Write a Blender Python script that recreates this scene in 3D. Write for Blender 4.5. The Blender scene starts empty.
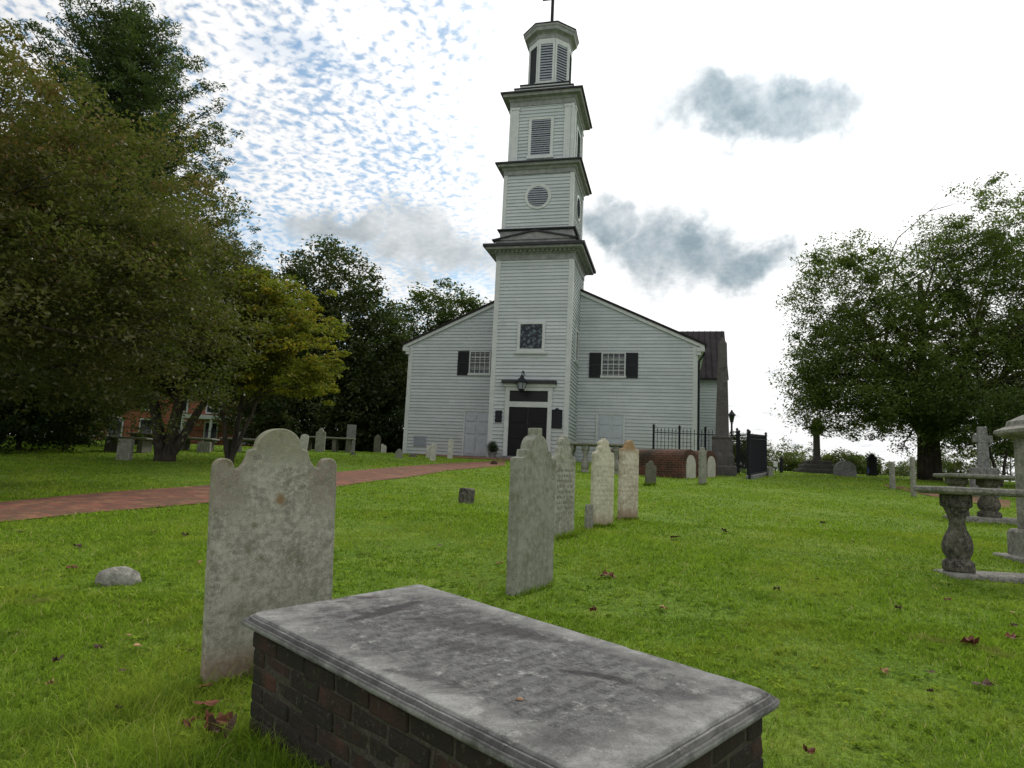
import bpy, bmesh, math, random
import numpy as np
from mathutils import Vector, Matrix, noise as mnoise
from math import sin, cos, pi, sqrt, radians as rad

random.seed(7)
RNG = np.random.default_rng(7)
scene = bpy.context.scene
col = scene.collection

# ---------------------------------------------------------------- camera
F, PITCH, ROLL, EYE = 686.27, 0.1335, 0.0456, 1.28
cp_, sp_, cr_, sr_ = cos(PITCH), sin(PITCH), cos(ROLL), sin(ROLL)
cam_d = bpy.data.cameras.new('camera'); cam = bpy.data.objects.new('camera', cam_d); col.objects.link(cam)
Rv, Uv, Fv = Vector((1, 0, 0)), Vector((0, -sp_, cp_)), Vector((0, cp_, sp_))
cx_, cy_ = cr_ * Rv + sr_ * Uv, cr_ * Uv - sr_ * Rv
m = Matrix((cx_, cy_, -Fv)).transposed().to_4x4(); m.translation = (0, 0, EYE)
cam.matrix_world = m
cam_d.sensor_width = 36; cam_d.lens = F / 1024 * 36; cam_d.clip_end = 3000; cam_d.clip_start = 0.05
scene.camera = cam

# ---------------------------------------------------------------- exposure
scene.view_settings.view_transform = 'Standard'; scene.view_settings.look = 'None'
scene.view_settings.exposure = 0.14; scene.view_settings.gamma = 1
scene.cycles.max_bounces = 5; scene.cycles.diffuse_bounces = 3; scene.cycles.transparent_max_bounces = 4
scene.cycles.use_denoising = True

# ---------------------------------------------------------------- sun
SUN_AZ, SUN_EL = rad(32), rad(46)
sd = Vector((sin(SUN_AZ) * cos(SUN_EL), cos(SUN_AZ) * cos(SUN_EL), sin(SUN_EL)))
sl = bpy.data.lights.new('sun', 'SUN'); sl.energy = 1.5; sl.angle = rad(10); sl.color = (1, .95, .86)
so = bpy.data.objects.new('sun', sl); so.rotation_euler = sd.to_track_quat('Z', 'Y').to_euler(); so.location = (0, 0, 60)
col.objects.link(so)


# ---------------------------------------------------------------- node helper
class NT:
    def __init__(s, tree): s.t = tree; s.n = tree.nodes; s.l = tree.links
    def node(s, typ, **kw):
        n = s.n.new(typ)
        for k, v in kw.items(): setattr(n, k, v)
        return n
    def put(s, sock, v):
        if isinstance(v, E): v = v.s
        if isinstance(v, bpy.types.NodeSocket): s.l.new(v, sock)
        else:
            if sock.type == 'RGBA' and hasattr(v, '__len__') and len(v) == 3: v = (*v, 1)
            sock.default_value = v
    def math(s, op, a, b=0.0, c=None, clamp=False):
        n = s.node('ShaderNodeMath', operation=op, use_clamp=clamp)
        s.put(n.inputs[0], a); s.put(n.inputs[1], b)
        if c is not None: s.put(n.inputs[2], c)
        return E(s, n.outputs[0])
    def mix(s, f, a, b, mode='MIX'):
        n = s.node('ShaderNodeMix', data_type='RGBA', blend_type=mode)
        s.put(n.inputs[0], f); s.put(n.inputs[6], a); s.put(n.inputs[7], b)
        return n.outputs[2]
    def ramp(s, v, a, b, lo=0.0, hi=1.0, smooth=True):
        n = s.node('ShaderNodeMapRange', interpolation_type='SMOOTHSTEP' if smooth else 'LINEAR', clamp=True)
        s.put(n.inputs[0], v); n.inputs[1].default_value = a; n.inputs[2].default_value = b
        n.inputs[3].default_value = lo; n.inputs[4].default_value = hi
        return E(s, n.outputs[0])
    def noise(s, vec, scale, detail=4, rough=.55, dist=0.0, color=False):
        n = s.node('ShaderNodeTexNoise'); s.put(n.inputs['Vector'], vec)
        n.inputs['Scale'].default_value = scale; n.inputs['Detail'].default_value = detail
        n.inputs['Roughness'].default_value = rough; n.inputs['Distortion'].default_value = dist
        return n.outputs[1] if color else E(s, n.outputs[0])
    def voronoi(s, vec, scale, feature='F1'):
        n = s.node('ShaderNodeTexVoronoi', feature=feature); s.put(n.inputs['Vector'], vec)
        n.inputs['Scale'].default_value = scale
        return n
    def mapping(s, vec, scale=(1, 1, 1), rot=(0, 0, 0), loc=(0, 0, 0)):
        n = s.node('ShaderNodeMapping'); s.put(n.inputs[0], vec)
        n.inputs[1].default_value = loc; n.inputs[2].default_value = rot; n.inputs[3].default_value = scale
        return n.outputs[0]
    def coord(s, which='Object'):
        return s.node('ShaderNodeTexCoord').outputs[which]
    def sep(s, v):
        n = s.node('ShaderNodeSeparateXYZ'); s.put(n.inputs[0], v)
        return [E(s, o) for o in n.outputs]
    def comb(s, x, y, z):
        n = s.node('ShaderNodeCombineXYZ')
        for i, v in enumerate((x, y, z)): s.put(n.inputs[i], v)
        return n.outputs[0]
    def bump(s, h, strength=.5, dist=.01):
        n = s.node('ShaderNodeBump'); n.inputs['Strength'].default_value = strength; n.inputs['Distance'].default_value = dist
        s.put(n.inputs['Height'], h); return n.outputs[0]


class E:
    def __init__(s, t, sock): s.t = t; s.s = sock
    def _o(s, op, o, r=False): return s.t.math(op, o, s) if r else s.t.math(op, s, o)
    def __add__(s, o): return s._o('ADD', o)
    __radd__ = __add__
    def __mul__(s, o): return s._o('MULTIPLY', o)
    __rmul__ = __mul__
    def __sub__(s, o): return s._o('SUBTRACT', o)
    def __rsub__(s, o): return s._o('SUBTRACT', o, True)
    def __truediv__(s, o): return s._o('DIVIDE', o)
    def __pow__(s, o): return s._o('POWER', o)


# ---------------------------------------------------------------- world: sky with broken cloud
def ray(px, py):
    """unit-y direction through a pixel of the photograph, from the eye"""
    a, b = px - 512, py - 384
    u0, v0 = cr_ * a + sr_ * b, -sr_ * a + cr_ * b
    r, u = u0 / F, -v0 / F
    d = Rv * r + Uv * u + Fv
    return d / d.y

world = bpy.data.worlds.new('World'); scene.world = world; world.use_nodes = True
wt = NT(world.node_tree); wt.n.clear()
sky = wt.node('ShaderNodeTexSky', sky_type='NISHITA'); sky.sun_disc = False
sky.sun_elevation = SUN_EL; sky.sun_rotation = SUN_AZ
D = wt.coord('Generated')
dx, dy, dz = wt.sep(D)
zz = wt.math('MAXIMUM', dz, 0.03)
plan = wt.comb(dx / (zz + .10), dy / (zz + .10), 0)
front = wt.ramp(dy, .05, .2)
yy = wt.math('MAXIMUM', dy, .05)
u, v = dx / yy, dz / yy
wn = wt.node('ShaderNodeSeparateColor'); wt.l.new(wt.noise(D, 7, 5, .6, color=True), wn.inputs[0])
wu = E(wt, wn.outputs[0]) - .5; wv = E(wt, wn.outputs[1]) - .5
wn2 = wt.node('ShaderNodeSeparateColor'); wt.l.new(wt.noise(D, 26, 5, .65, color=True), wn2.inputs[0])
u2, v2 = u + wu * .30 + (E(wt, wn2.outputs[0]) - .5) * .025, v + wv * .26 + (E(wt, wn2.outputs[1]) - .5) * .025
def blob(px, py, rx, ry, tilt=0.0, soft=.62):
    d = ray(px, py)
    a, b = u2 - d.x, v2 - d.z
    ra, rb = a * cos(tilt) + b * sin(tilt), b * cos(tilt) - a * sin(tilt)
    q = wt.math('SQRT', (ra / (rx / F)) ** 2 + (rb / (ry / F)) ** 2)
    return wt.ramp(q, 1.0 + soft * .45, 1.0 - soft, 0, 1) * front
warpplan = wt.node('ShaderNodeVectorMath', operation='MULTIPLY_ADD')
wt.l.new(wt.noise(plan, 2.6, 3, .5, color=True), warpplan.inputs[0]); warpplan.inputs[1].default_value = (.10, .10, 0)
wt.l.new(plan, warpplan.inputs[2])
pw = wt.mapping(warpplan.outputs[0], (1, 1, 1), (0, 0, rad(50)))
cells = wt.noise(pw, 40, 2, .5)
med = wt.noise(pw, 3.6, 4, .6)
low = wt.noise(plan, 1.1, 3, .5)
az = dx / wt.math('SQRT', dx ** 2 + dy ** 2)                       # -1 left .. 1 right
clear = wt.ramp(az, .02, -.14) * wt.ramp(dy, -.2, .3)             # the gaps open towards the left
thin = wt.ramp(cells * .62 + med * .38, .36, .54)
cover = 1 - clear * (1 - thin) * .80
# patches of clear blue low on the left
for (px, py, rx, ry) in ((258, 232, 60, 34), (468, 292, 36, 18), (300, 60, 60, 30)):
    cover = cover * (1 - blob(px, py, rx, ry) * .55 * (1 - thin * .5))
gb = wt.math('MAXIMUM', blob(415, 255, 90, 44), blob(340, 225, 60, 30))
cover = wt.math('MAXIMUM', cover, gb)
grey = gb * .62
for a in ((730, 112, 90, 44, 0.03), (800, 112, 70, 36, .1), (685, 255, 84, 50, -.12), (612, 226, 44, 34, -.5), (745, 270, 62, 36, .05)):
    grey = wt.math('MAXIMUM', grey, blob(*a) * .95)
grey = wt.math('MAXIMUM', grey, wt.ramp(med, .52, .75) * wt.ramp(dz, .32, .05) * .55)
grey = wt.math('MAXIMUM', grey, wt.ramp(low, .5, .7) * wt.ramp(dy, .3, -.4) * .7)  # unseen cloud behind the camera, greyed to cut the light on the facade
sdn = wt.node('ShaderNodeVectorMath', operation='DOT_PRODUCT'); wt.l.new(D, sdn.inputs[0]); sdn.inputs[1].default_value = sd
glow = wt.math('MAXIMUM', E(wt, sdn.outputs['Value']), 0)
bright = 0.78 + (glow ** 5) * .75 + (cells - .5) * .25 + (med - .5) * .3
# a dark cloud is thick: let part of the brightness through, modulated by its own structure
cl = wt.noise(D, 16, 5, .6)
thick = grey * (.80 + (cl - .5) * 1.7)
cloudcol = wt.mix(wt.math('MINIMUM', thick, 1), (1, 1.0, 1.0), (.36, .46, .52))
bw = wt.node('ShaderNodeBackground'); wt.l.new(cloudcol, bw.inputs[0]); wt.put(bw.inputs[1], wt.math('MAXIMUM', bright * (1 - thick * .30), .25))
bs = wt.node('ShaderNodeBackground'); wt.put(bs.inputs[0], wt.mix(1.0, sky.outputs[0], (.82, 1.08, 1.10), 'MULTIPLY')); bs.inputs[1].default_value = .115
ms = wt.node('ShaderNodeMixShader'); wt.put(ms.inputs[0], cover); wt.l.new(bs.outputs[0], ms.inputs[1]); wt.l.new(bw.outputs[0], ms.inputs[2])
wo = wt.node('ShaderNodeOutputWorld'); wt.l.new(ms.outputs[0], wo.inputs[0])


# ---------------------------------------------------------------- terrain
def softmin(a, b, k=.35):
    h = np.clip(.5 + .5 * (b - a) / k, 0, 1)
    return b * (1 - h) + a * h - k * h * (1 - h)

def ground(x, y):
    x = np.asarray(x, float); y = np.asarray(y, float)
    z = softmin(.0625 * y, 2.30)
    fall = np.clip(y - 42, 0, None) * np.clip((x + 2) / 14, 0, 1)
    z = z - np.minimum(fall * .07, 9)
    z = z - np.clip(y - 110, 0, 140) * .03
    z = z + .018 * np.sin(x * .9 + 1.3) * np.sin(y * .7 + .4) * np.clip((26 - y) / 10, 0, 1)
    z = z + .05 * np.sin(x * .21 + 1) * np.sin(y * .17)* np.clip((34 - y) / 10, 0, 1)
    return z

def gz(x, y): return float(ground(x, y))

def hit(px, py):
    """the place on the ground seen at a pixel"""
    d = ray(px, py); lo, hi = .5, 60
    f = lambda t: EYE + d.z * t - gz(d.x * t, t)
    t = .5; prev = f(t)
    while t < 90:
        t2 = t + .25; c = f(t2)
        if c <= 0:
            lo, hi = t, t2
            for _ in range(30):
                mid = (lo + hi) / 2
                if f(mid) > 0: lo = mid
                else: hi = mid
            return Vector((d.x * lo, lo, gz(d.x * lo, lo)))
        t = t2
    return Vector((d.x * 40, 40, gz(d.x * 40, 40)))

def on(px, depth):
    """the ground place in the direction of image column px at a given distance"""
    y = 470
    for _ in range(4):
        d = ray(px, y); x = d.x * depth; z = gz(x, depth)
        # project back for the row
        r_, dd = x, depth * cp_ + (z - EYE) * sp_; uu = -depth * sp_ + (z - EYE) * cp_
        y = 384 + sr_ * F * r_ / dd - cr_ * F * uu / dd
    return Vector((x, depth, z))


# ---------------------------------------------------------------- mesh helpers
class MB:
    def __init__(s): s.v = []; s.f = []; s.mx = None; s.smooth = False; s.tint = []
    def add(s, vs, fs, tint=0.5):
        o = len(s.v)
        s.v += [tuple(s.mx @ Vector(p)) if s.mx else tuple(p) for p in vs]
        s.f += [tuple(i + o for i in f) for f in fs]
        s.tint += [tint] * len(vs)
        return s
    def box(s, x0, x1, y0, y1, z0, z1, tint=.5, rot=None, about=None):
        vs = [(x, y, z) for x in (x0, x1) for y in (y0, y1) for z in (z0, z1)]
        if rot is not None:
            c = Vector(about if about else ((x0 + x1) / 2, (y0 + y1) / 2, (z0 + z1) / 2))
            vs = [tuple(c + rot @ (Vector(p) - c)) for p in vs]
        return s.add(vs, [(0, 1, 3, 2), (4, 6, 7, 5), (0, 4, 5, 1), (2, 3, 7, 6), (0, 2, 6, 4), (1, 5, 7, 3)], tint)
    def prism(s, poly, y0, y1, tint=.5):
        """polygon in xz extruded along y"""
        n = len(poly)
        vs = [(x, y0, z) for x, z in poly] + [(x, y1, z) for x, z in poly]
        fs = [tuple(range(n)), tuple(range(2 * n - 1, n - 1, -1))]
        fs += [(i, i + n, (i + 1) % n + n, (i + 1) % n) for i in range(n)]
        return s.add(vs, fs, tint)
    def prismz(s, poly, z0, z1, tint=.5):
        n = len(poly)
        vs = [(x, y, z0) for x, y in poly] + [(x, y, z1) for x, y in poly]
        fs = [tuple(range(n - 1, -1, -1)), tuple(range(n, 2 * n))]
        fs += [(i, (i + 1) % n, (i + 1) % n + n, i + n) for i in range(n)]
        return s.add(vs, fs, tint)
    def loops(s, rings, close=True):
        """rings: lists of equally many points joined in order, capped"""
        n = len(rings[0]); vs = [p for r in rings for p in r]; fs = []
        for k in range(len(rings) - 1):
            for i in range(n):
                j = (i + 1) % n
                fs.append((k * n + i, k * n + j, (k + 1) * n + j, (k + 1) * n + i))
        if close:
            fs.append(tuple(range(n - 1, -1, -1))); o = (len(rings) - 1) * n
            fs.append(tuple(range(o, o + n)))
        return s.add(vs, fs)
    def rectstack(s, hx, hy, prof, cx=0, cy=0):
        """rectangular moulding: prof = [(outset, z)...] bottom to top"""
        rings = [[(cx - hx - o, cy - hy - o, z), (cx + hx + o, cy - hy - o, z), (cx + hx + o, cy + hy + o, z), (cx - hx - o, cy + hy + o, z)] for o, z in prof]
        return s.loops(rings)
    def lathe(s, prof, cx=0, cy=0, n=16, a0=0.0):
        rings = [[(cx + r * cos(a0 + 2 * pi * i / n), cy + r * sin(a0 + 2 * pi * i / n), z) for i in range(n)] for r, z in prof]
        return s.loops(rings)
    def tube(s, pts, radii, n=7):
        pts = [Vector(p) for p in pts]; rings = []
        prev = None
        for i, p in enumerate(pts):
            t = (pts[min(i + 1, len(pts) - 1)] - pts[max(i - 1, 0)]).normalized()
            a = t.orthogonal().normalized() if prev is None else (prev - prev.dot(t) * t).normalized()
            prev = a; b = t.cross(a)
            rings.append([p + (a * cos(2 * pi * k / n) + b * sin(2 * pi * k / n)) * radii[i] for k in range(n)])
        return s.loops(rings)
    def build(s, name, mat, parent=None, bevel=0, smooth=False, segs=2, loc=None):
        me = bpy.data.meshes.new(name); me.from_pydata(s.v, [], s.f); me.update()
        if len(set(s.tint)) > 1:
            at = me.attributes.new('tint', 'FLOAT', 'POINT'); at.data.foreach_set('value', s.tint)
        if smooth: me.shade_smooth()
        me.materials.append(mat)
        bmm = bmesh.new(); bmm.from_mesh(me); bmesh.ops.recalc_face_normals(bmm, faces=bmm.faces); bmm.to_mesh(me); bmm.free()
        o = bpy.data.objects.new(name, me); col.objects.link(o)
        if parent is not None: o.parent = parent
        if loc is not None: o.location = loc
        if bevel:
            b = o.modifiers.new('bevel', 'BEVEL'); b.width = bevel; b.segments = segs; b.limit_method = 'ANGLE'; b.angle_limit = rad(35)
        return o

def tag(o, label=None, cat=None, group=None, kind=None):
    if label: o['label'] = label
    if cat: o['category'] = cat
    if group: o['group'] = group
    if kind: o['kind'] = kind
    return o

def empty(name, loc, rz=0.0, tilt=(0, 0)):
    o = bpy.data.objects.new(name, None); col.objects.link(o)
    o.location = loc; o.rotation_euler = (tilt[0], tilt[1], rz); o.empty_display_size = .3
    return o

def np_mesh(name, verts, faces_n, per, mat, tint=None, parent=None, smooth=False):
    """verts (N,3); consecutive groups of `per` vertices make a face"""
    me = bpy.data.meshes.new(name); n = len(verts)
    me.vertices.add(n); me.vertices.foreach_set('co', np.ascontiguousarray(verts, np.float32).ravel())
    nf = n // per
    me.loops.add(n); me.loops.foreach_set('vertex_index', np.arange(n, dtype=np.int32))
    me.polygons.add(nf); me.polygons.foreach_set('loop_start', np.arange(0, n, per, dtype=np.int32))
    me.polygons.foreach_set('loop_total', np.full(nf, per, np.int32))
    if tint is not None:
        at = me.attributes.new('tint', 'FLOAT', 'POINT'); at.data.foreach_set('value', np.ascontiguousarray(tint, np.float32))
    me.update(calc_edges=True)
    me.materials.append(mat)
    o = bpy.data.objects.new(name, me); col.objects.link(o)
    if parent is not None: o.parent = parent
    return o


# ---------------------------------------------------------------- materials
def new_mat(name):
    mt = bpy.data.materials.new(name); mt.use_nodes = True; t = NT(mt.node_tree)
    b = mt.node_tree.nodes['Principled BSDF']
    b.inputs['Specular IOR Level'].default_value = .25
    return mt, t, b

def simple(name, c, rough=.7, metal=0.0, var=.15, scale=6, bump=0.0):
    mt, t, b = new_mat(name); co = t.coord()
    n = t.noise(co, scale, 5, .6)
    cc = t.mix(t.ramp(n, .25, .75), [x * (1 - var) for x in c], [min(1, x * (1 + var)) for x in c])
    t.put(b.inputs['Base Color'], cc); b.inputs['Roughness'].default_value = rough; b.inputs['Metallic'].default_value = metal
    if bump: t.put(b.inputs['Normal'], t.bump(t.noise(co, scale * 6, 4), .6, bump))
    return mt

def stone(name, base, dark, light, scale=1.0, dark_amt=.5, light_amt=.4, moss=None, moss_amt=0.0, top=None, text=False, rust=False, bump=.006, streak=True, offset=0.0, lowred=0.0):
    mt, t, b = new_mat(name); co = t.mapping(t.coord(), loc=(offset, offset * .7, offset * 1.3))
    raw = t.coord(); rx, ry, rz = t.sep(raw)
    n1 = t.noise(co, 2.6 * scale, 10, .72, .4); n2 = t.noise(co, 11 * scale, 8, .75); n3 = t.noise(co, 55 * scale, 5, .75)
    c = t.mix(t.ramp(n1 * .5 + n2 * .5, .56, .38), base, dark) if False else t.mix(t.ramp(n1 * .35 + n2 * .35 + n3 * .3, .36 + .07 * dark_amt, .57), dark, base)
    c = t.mix(t.ramp(n2 * .5 + n3 * .5, .50, .575) * light_amt, c, light)
    if streak:
        st = t.noise(t.mapping(co, (9, 9, .9)), 1.6, 5, .6)
        c = t.mix(t.ramp(st, .5, .72) * .45, c, dark)
    c = t.mix(t.ramp(n3, .55, .68) * .35, c, [x * .45 for x in dark])
    if moss:
        mm = t.noise(co, 3.4 * scale, 6, .7)
        c = t.mix(t.ramp(mm, .62 - .35 * moss_amt, .74) * .75, c, moss)
    if rust:
        d1 = t.math('SQRT', (rx - .012) ** 2 + ((rz - .86) * .8) ** 2) + (n2 - .5) * .02
        c = t.mix(t.ramp(d1, .036, .008) * .75, c, (.23, .13, .045))
        g = t.ramp(rz + (n1 - .5) * .30, 1.0, 1.14) * t.ramp(n2, .35, .6)
        c = t.mix(g * .62, c, (.17, .175, .075))
        e = t.ramp(rz + (n1 - .5) * .22, .72, .92) * t.ramp(t.math('ABSOLUTE', rx) + (n2 - .5) * .1, .13, .22) * t.ramp(n2, .4, .55)
        c = t.mix(e * .5, c, (.14, .085, .05))
    if lowred:
        g = t.ramp(rz + (n1 - .5) * .18, .22, .04)
        c = t.mix(g * lowred, c, (.25, .15, .095))
    if top:
        zt, colr = top
        g = t.ramp(rz + (n2 - .5) * .12, zt, zt + .10) * t.ramp(n1, .3, .55)
        c = t.mix(g * .85, c, colr)
    h = n2 * .6 + n3 * .4
    if text:
        row = t.math('ABSOLUTE', t.math('FRACT', rz * 15.5) - .5)
        lett = t.noise(t.mapping(raw, (62, 0, 15.5)), 1.0, 1, .5)
        inside = t.ramp(t.math('ABSOLUTE', rx), .185, .17) * t.ramp(rz, .22, .26) * t.ramp(rz, .86, .82)
        tx = t.ramp(row, .30, .18) * t.ramp(lett, .44, .52) * inside
        fade = t.ramp(n1, .35, .6) * text
        c = t.mix(tx * fade, c, [x * .55 for x in dark])
        h = h - tx * .5
    t.put(b.inputs['Base Color'], c); b.inputs['Roughness'].default_value = .9
    b.inputs['Specular IOR Level'].default_value = .15
    t.put(b.inputs['Normal'], t.bump(h, .8, bump))
    return mt

def leaf_mat(name, ca, cb, cc=None, transl=.35):
    """ca dark, cb mid, cc accent; 'tint' attribute picks"""
    mt = bpy.data.materials.new(name); mt.use_nodes = True; t = NT(mt.node_tree); t.n.clear()
    at = t.node('ShaderNodeAttribute', attribute_name='tint'); f = E(t, at.outputs['Fac'])
    c = t.mix(t.ramp(f, 0, .75, smooth=False), ca, cb)
    if cc: c = t.mix(t.ramp(f, .72, 1.0, smooth=False), c, cc)
    df = t.node('ShaderNodeBsdfDiffuse'); t.put(df.inputs[0], c)
    tr = t.node('ShaderNodeBsdfTranslucent'); t.put(tr.inputs[0], t.mix(.5, c, (.16, .26, .02)))
    gl = t.node('ShaderNodeBsdfGlossy'); gl.inputs[1].default_value = .45; gl.inputs[0].default_value = (.5, .52, .5, 1)
    m1 = t.node('ShaderNodeMixShader'); m1.inputs[0].default_value = transl; t.l.new(df.outputs[0], m1.inputs[1]); t.l.new(tr.outputs[0], m1.inputs[2])
    m2 = t.node('ShaderNodeMixShader'); m2.inputs[0].default_value = .04; t.l.new(m1.outputs[0], m2.inputs[1]); t.l.new(gl.outputs[0], m2.inputs[2])
    o = t.node('ShaderNodeOutputMaterial'); t.l.new(m2.outputs[0], o.inputs[0])
    return mt

M = {}
def white_paint():
    mt, t, b = new_mat('white_painted_boards'); co = t.coord(); x, y, z = t.sep(co)
    n = t.noise(co, .7, 5, .6); n2 = t.noise(t.mapping(co, (.6, .6, 6)), 2.5, 5, .6)
    st = t.noise(t.mapping(co, (7, 7, .35)), 1.0, 4, .6)
    board = t.node('ShaderNodeTexWhiteNoise', noise_dimensions='1D'); t.put(board.inputs['W'], t.math('FLOOR', z / .19))
    c = t.mix(t.ramp(n * .5 + n2 * .5, .35, .65), (.47, .515, .535), (.58, .62, .635))
    c = t.mix(E(t, board.outputs[0]) * .22, c, (.36, .40, .42))
    seg = t.node('ShaderNodeTexWhiteNoise', noise_dimensions='3D'); t.put(seg.inputs['Vector'], t.comb(t.math('FLOOR', (x + E(t, board.outputs[0]) * 7) / 3.1), t.math('FLOOR', z / .19), t.math('FLOOR', (y + E(t, board.outputs[0]) * 5) / 3.3)))
    c = t.mix(t.ramp(E(t, seg.outputs[0]), .4, 1.0) * .25, c, (.33, .365, .37))
    fl = t.noise(co, 6, 8, .75); c = t.mix(t.ramp(fl, .60, .66) * .45, c, (.27, .27, .25))
    c = t.mix(t.ramp(st, .52, .78) * .35, c, (.42, .45, .43))
    c = t.mix(t.ramp(z + (n - .5) * 1.5, 2.9, 1.9) * .30, c, (.38, .40, .34))
    t.put(b.inputs['Base Color'], c); b.inputs['Roughness'].default_value = .55
    t.put(b.inputs['Normal'], t.bump(t.noise(t.mapping(co, (2, 2, 40)), 2, 4), .3, .004))
    return mt
M['siding'] = white_paint()
M['trim'] = simple('white_trim_paint', (.55, .58, .575), .5, var=.08, scale=3)
M['cornice'] = simple('grey_cornice_paint', (.25, .26, .255), .6, var=.25, scale=4)  # mottled grey, darker than the trim, for cornices and pediment block
M['pale_door'] = simple('pale_grey_door_paint', (.46, .50, .54), .5, var=.08, scale=3)
M['black'] = simple('black_paint', (.012, .013, .017), .45, var=.3, scale=8)
M['blackdoor'] = simple('black_door_paint', (.007, .007, .009), .5, var=.3, scale=4)
M['iron'] = simple('wrought_iron', (.015, .017, .022), .55, .3, var=.4, scale=20)
M['leadroof'] = simple('dark_lead', (.035, .036, .042), .6, var=.35, scale=5)
M['louvre'] = simple('louvre_slats_grey', (.30, .33, .37), .6, var=.15, scale=10)
M['louvre_dark'] = simple('painted_inside_shade', (.02, .022, .028), .8)  # near-black sheets behind the slats, the interior shade put into their colour
M['brown'] = simple('brown_rust_iron', (.06, .035, .022), .8, var=.5, scale=18)
M['granite'] = stone('granite_grey', (.24, .24, .235), (.09, .09, .09), (.36, .36, .35), 1.5, .5, .4)
M['granite_brown'] = stone('brown_granite', (.115, .108, .103), (.06, .056, .054), (.18, .17, .16), 1.2, .45, .3, streak=True)
M['darkstone'] = stone('dark_weathered_stone', (.17, .155, .13), (.03, .029, .027), (.30, .28, .24), 2.2, .9, .45, (.07, .08, .035), .5, bump=.012)
M['blackstone'] = simple('polished_dark_granite', (.02, .02, .024), .35, var=.3, scale=30)

def glass_mat(name, c, rough=.08):
    mt, t, b = new_mat(name); n = t.noise(t.coord(), 2.2, 3, .6)
    t.put(b.inputs['Base Color'], t.mix(t.ramp(n, .4, .65), c, [x * 2.6 for x in c])); b.inputs['Roughness'].default_value = rough
    b.inputs['Specular IOR Level'].default_value = .5
    t.put(b.inputs['Normal'], t.bump(t.noise(t.coord(), 5, 2), .25, .01))
    return mt
M['glass'] = glass_mat('old_window_glass', (.012, .014, .015))
M['transom'] = simple('dark_transom_glass', (.015, .016, .018), .35)

def stained():
    mt, t, b = new_mat('leaded_stained_glass')
    vo = t.voronoi(t.coord(), 9); ed = t.voronoi(t.coord(), 9, 'DISTANCE_TO_EDGE')
    r = E(t, t.node('ShaderNodeSeparateColor').outputs[0]); sc = r.s.node; t.l.new(vo.outputs['Color'], sc.inputs[0])
    c = t.mix(t.ramp(r, .3, .95), (.012, .016, .026), (.12, .16, .19))
    c = t.mix(t.ramp(E(t, ed.outputs[0]), .05, .01), c, (.01, .01, .01))
    t.put(b.inputs['Base Color'], c); b.inputs['Roughness'].default_value = .2
    return mt
M['stained'] = stained()

def seam_roof():
    mt, t, b = new_mat('dark_metal_seam_roof'); n = t.noise(t.coord(), 1.4, 5, .65)
    c = t.mix(t.ramp(n, .3, .7), (.020, .018, .019), (.036, .032, .033))
    t.put(b.inputs['Base Color'], c); b.inputs['Roughness'].default_value = .8; b.inputs['Specular IOR Level'].default_value = .1
    return mt
M['roof'] = seam_roof()

def brick_mat(name, c1, c2, mortar, scale=1.0, bw=.215, bh=.07, dirt=(.03, .03, .022), dirt_amt=.4, axis='xz'):
    mt, t, b = new_mat(name); co = t.coord(); x, y, z = t.sep(co)
    vec = t.comb(x + y * (0 if axis != 'both' else 1), z, 0) if axis != 'xy' else t.comb(x, y, 0)
    if axis == 'xz':
        nrm = t.sep(t.node('ShaderNodeNewGeometry').outputs['Normal'])
    bt = t.node('ShaderNodeTexBrick'); t.put(bt.inputs['Vector'], vec)
    bt.inputs['Color1'].default_value = (*c1, 1); bt.inputs['Color2'].default_value = (*c2, 1); bt.inputs['Mortar'].default_value = (*mortar, 1)
    bt.inputs['Scale'].default_value = 1; bt.inputs['Brick Width'].default_value = bw * scale; bt.inputs['Row Height'].default_value = bh * scale
    bt.inputs['Mortar Size'].default_value = (.013 if axis == 'xy' else .008) * scale; bt.inputs['Mortar Smooth'].default_value = .3
    n = t.noise(co, 1.3 / scale, 6, .65); n2 = t.noise(co, 14 / scale, 5, .7)
    c = t.mix(t.ramp(n * .6 + n2 * .4, .42, .64) * dirt_amt, bt.outputs[0], dirt)
    c = t.mix(t.ramp(n2, .5, .75) * .35, c, [q * 1.5 for q in c2])
    if axis == 'xy':
        c = t.mix(t.ramp(t.noise(co, 3.0, 6, .7), .5, .64) * .7, c, (.30, .15, .085)); c = t.mix(t.ramp(t.noise(co, 7.0, 6, .7), .56, .66) * .6, c, (.07, .075, .035))
    t.put(b.inputs['Base Color'], c); b.inputs['Roughness'].default_value = .92
    t.put(b.inputs['Normal'], t.bump((1 - E(t, bt.outputs[1])) * 1.0 + n2 * .5, .7, .008))
    return mt
M['vault_brick'] = brick_mat('old_red_vault_brick', (.135, .046, .030), (.06, .028, .020), (.17, .125, .09), 1.15, dirt_amt=.95, axis='both')
M['house_brick'] = brick_mat('red_house_brick', (.42, .115, .065), (.32, .085, .05), (.35, .25, .2), 1.5, dirt_amt=.15, axis='both')
M['path_brick'] = brick_mat('brick_paving', (.30, .095, .06), (.13, .05, .038), (.10, .09, .06), 1.0, bw=.21, bh=.105, dirt=(.10, .075, .045), dirt_amt=.75, axis='xy')

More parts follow.
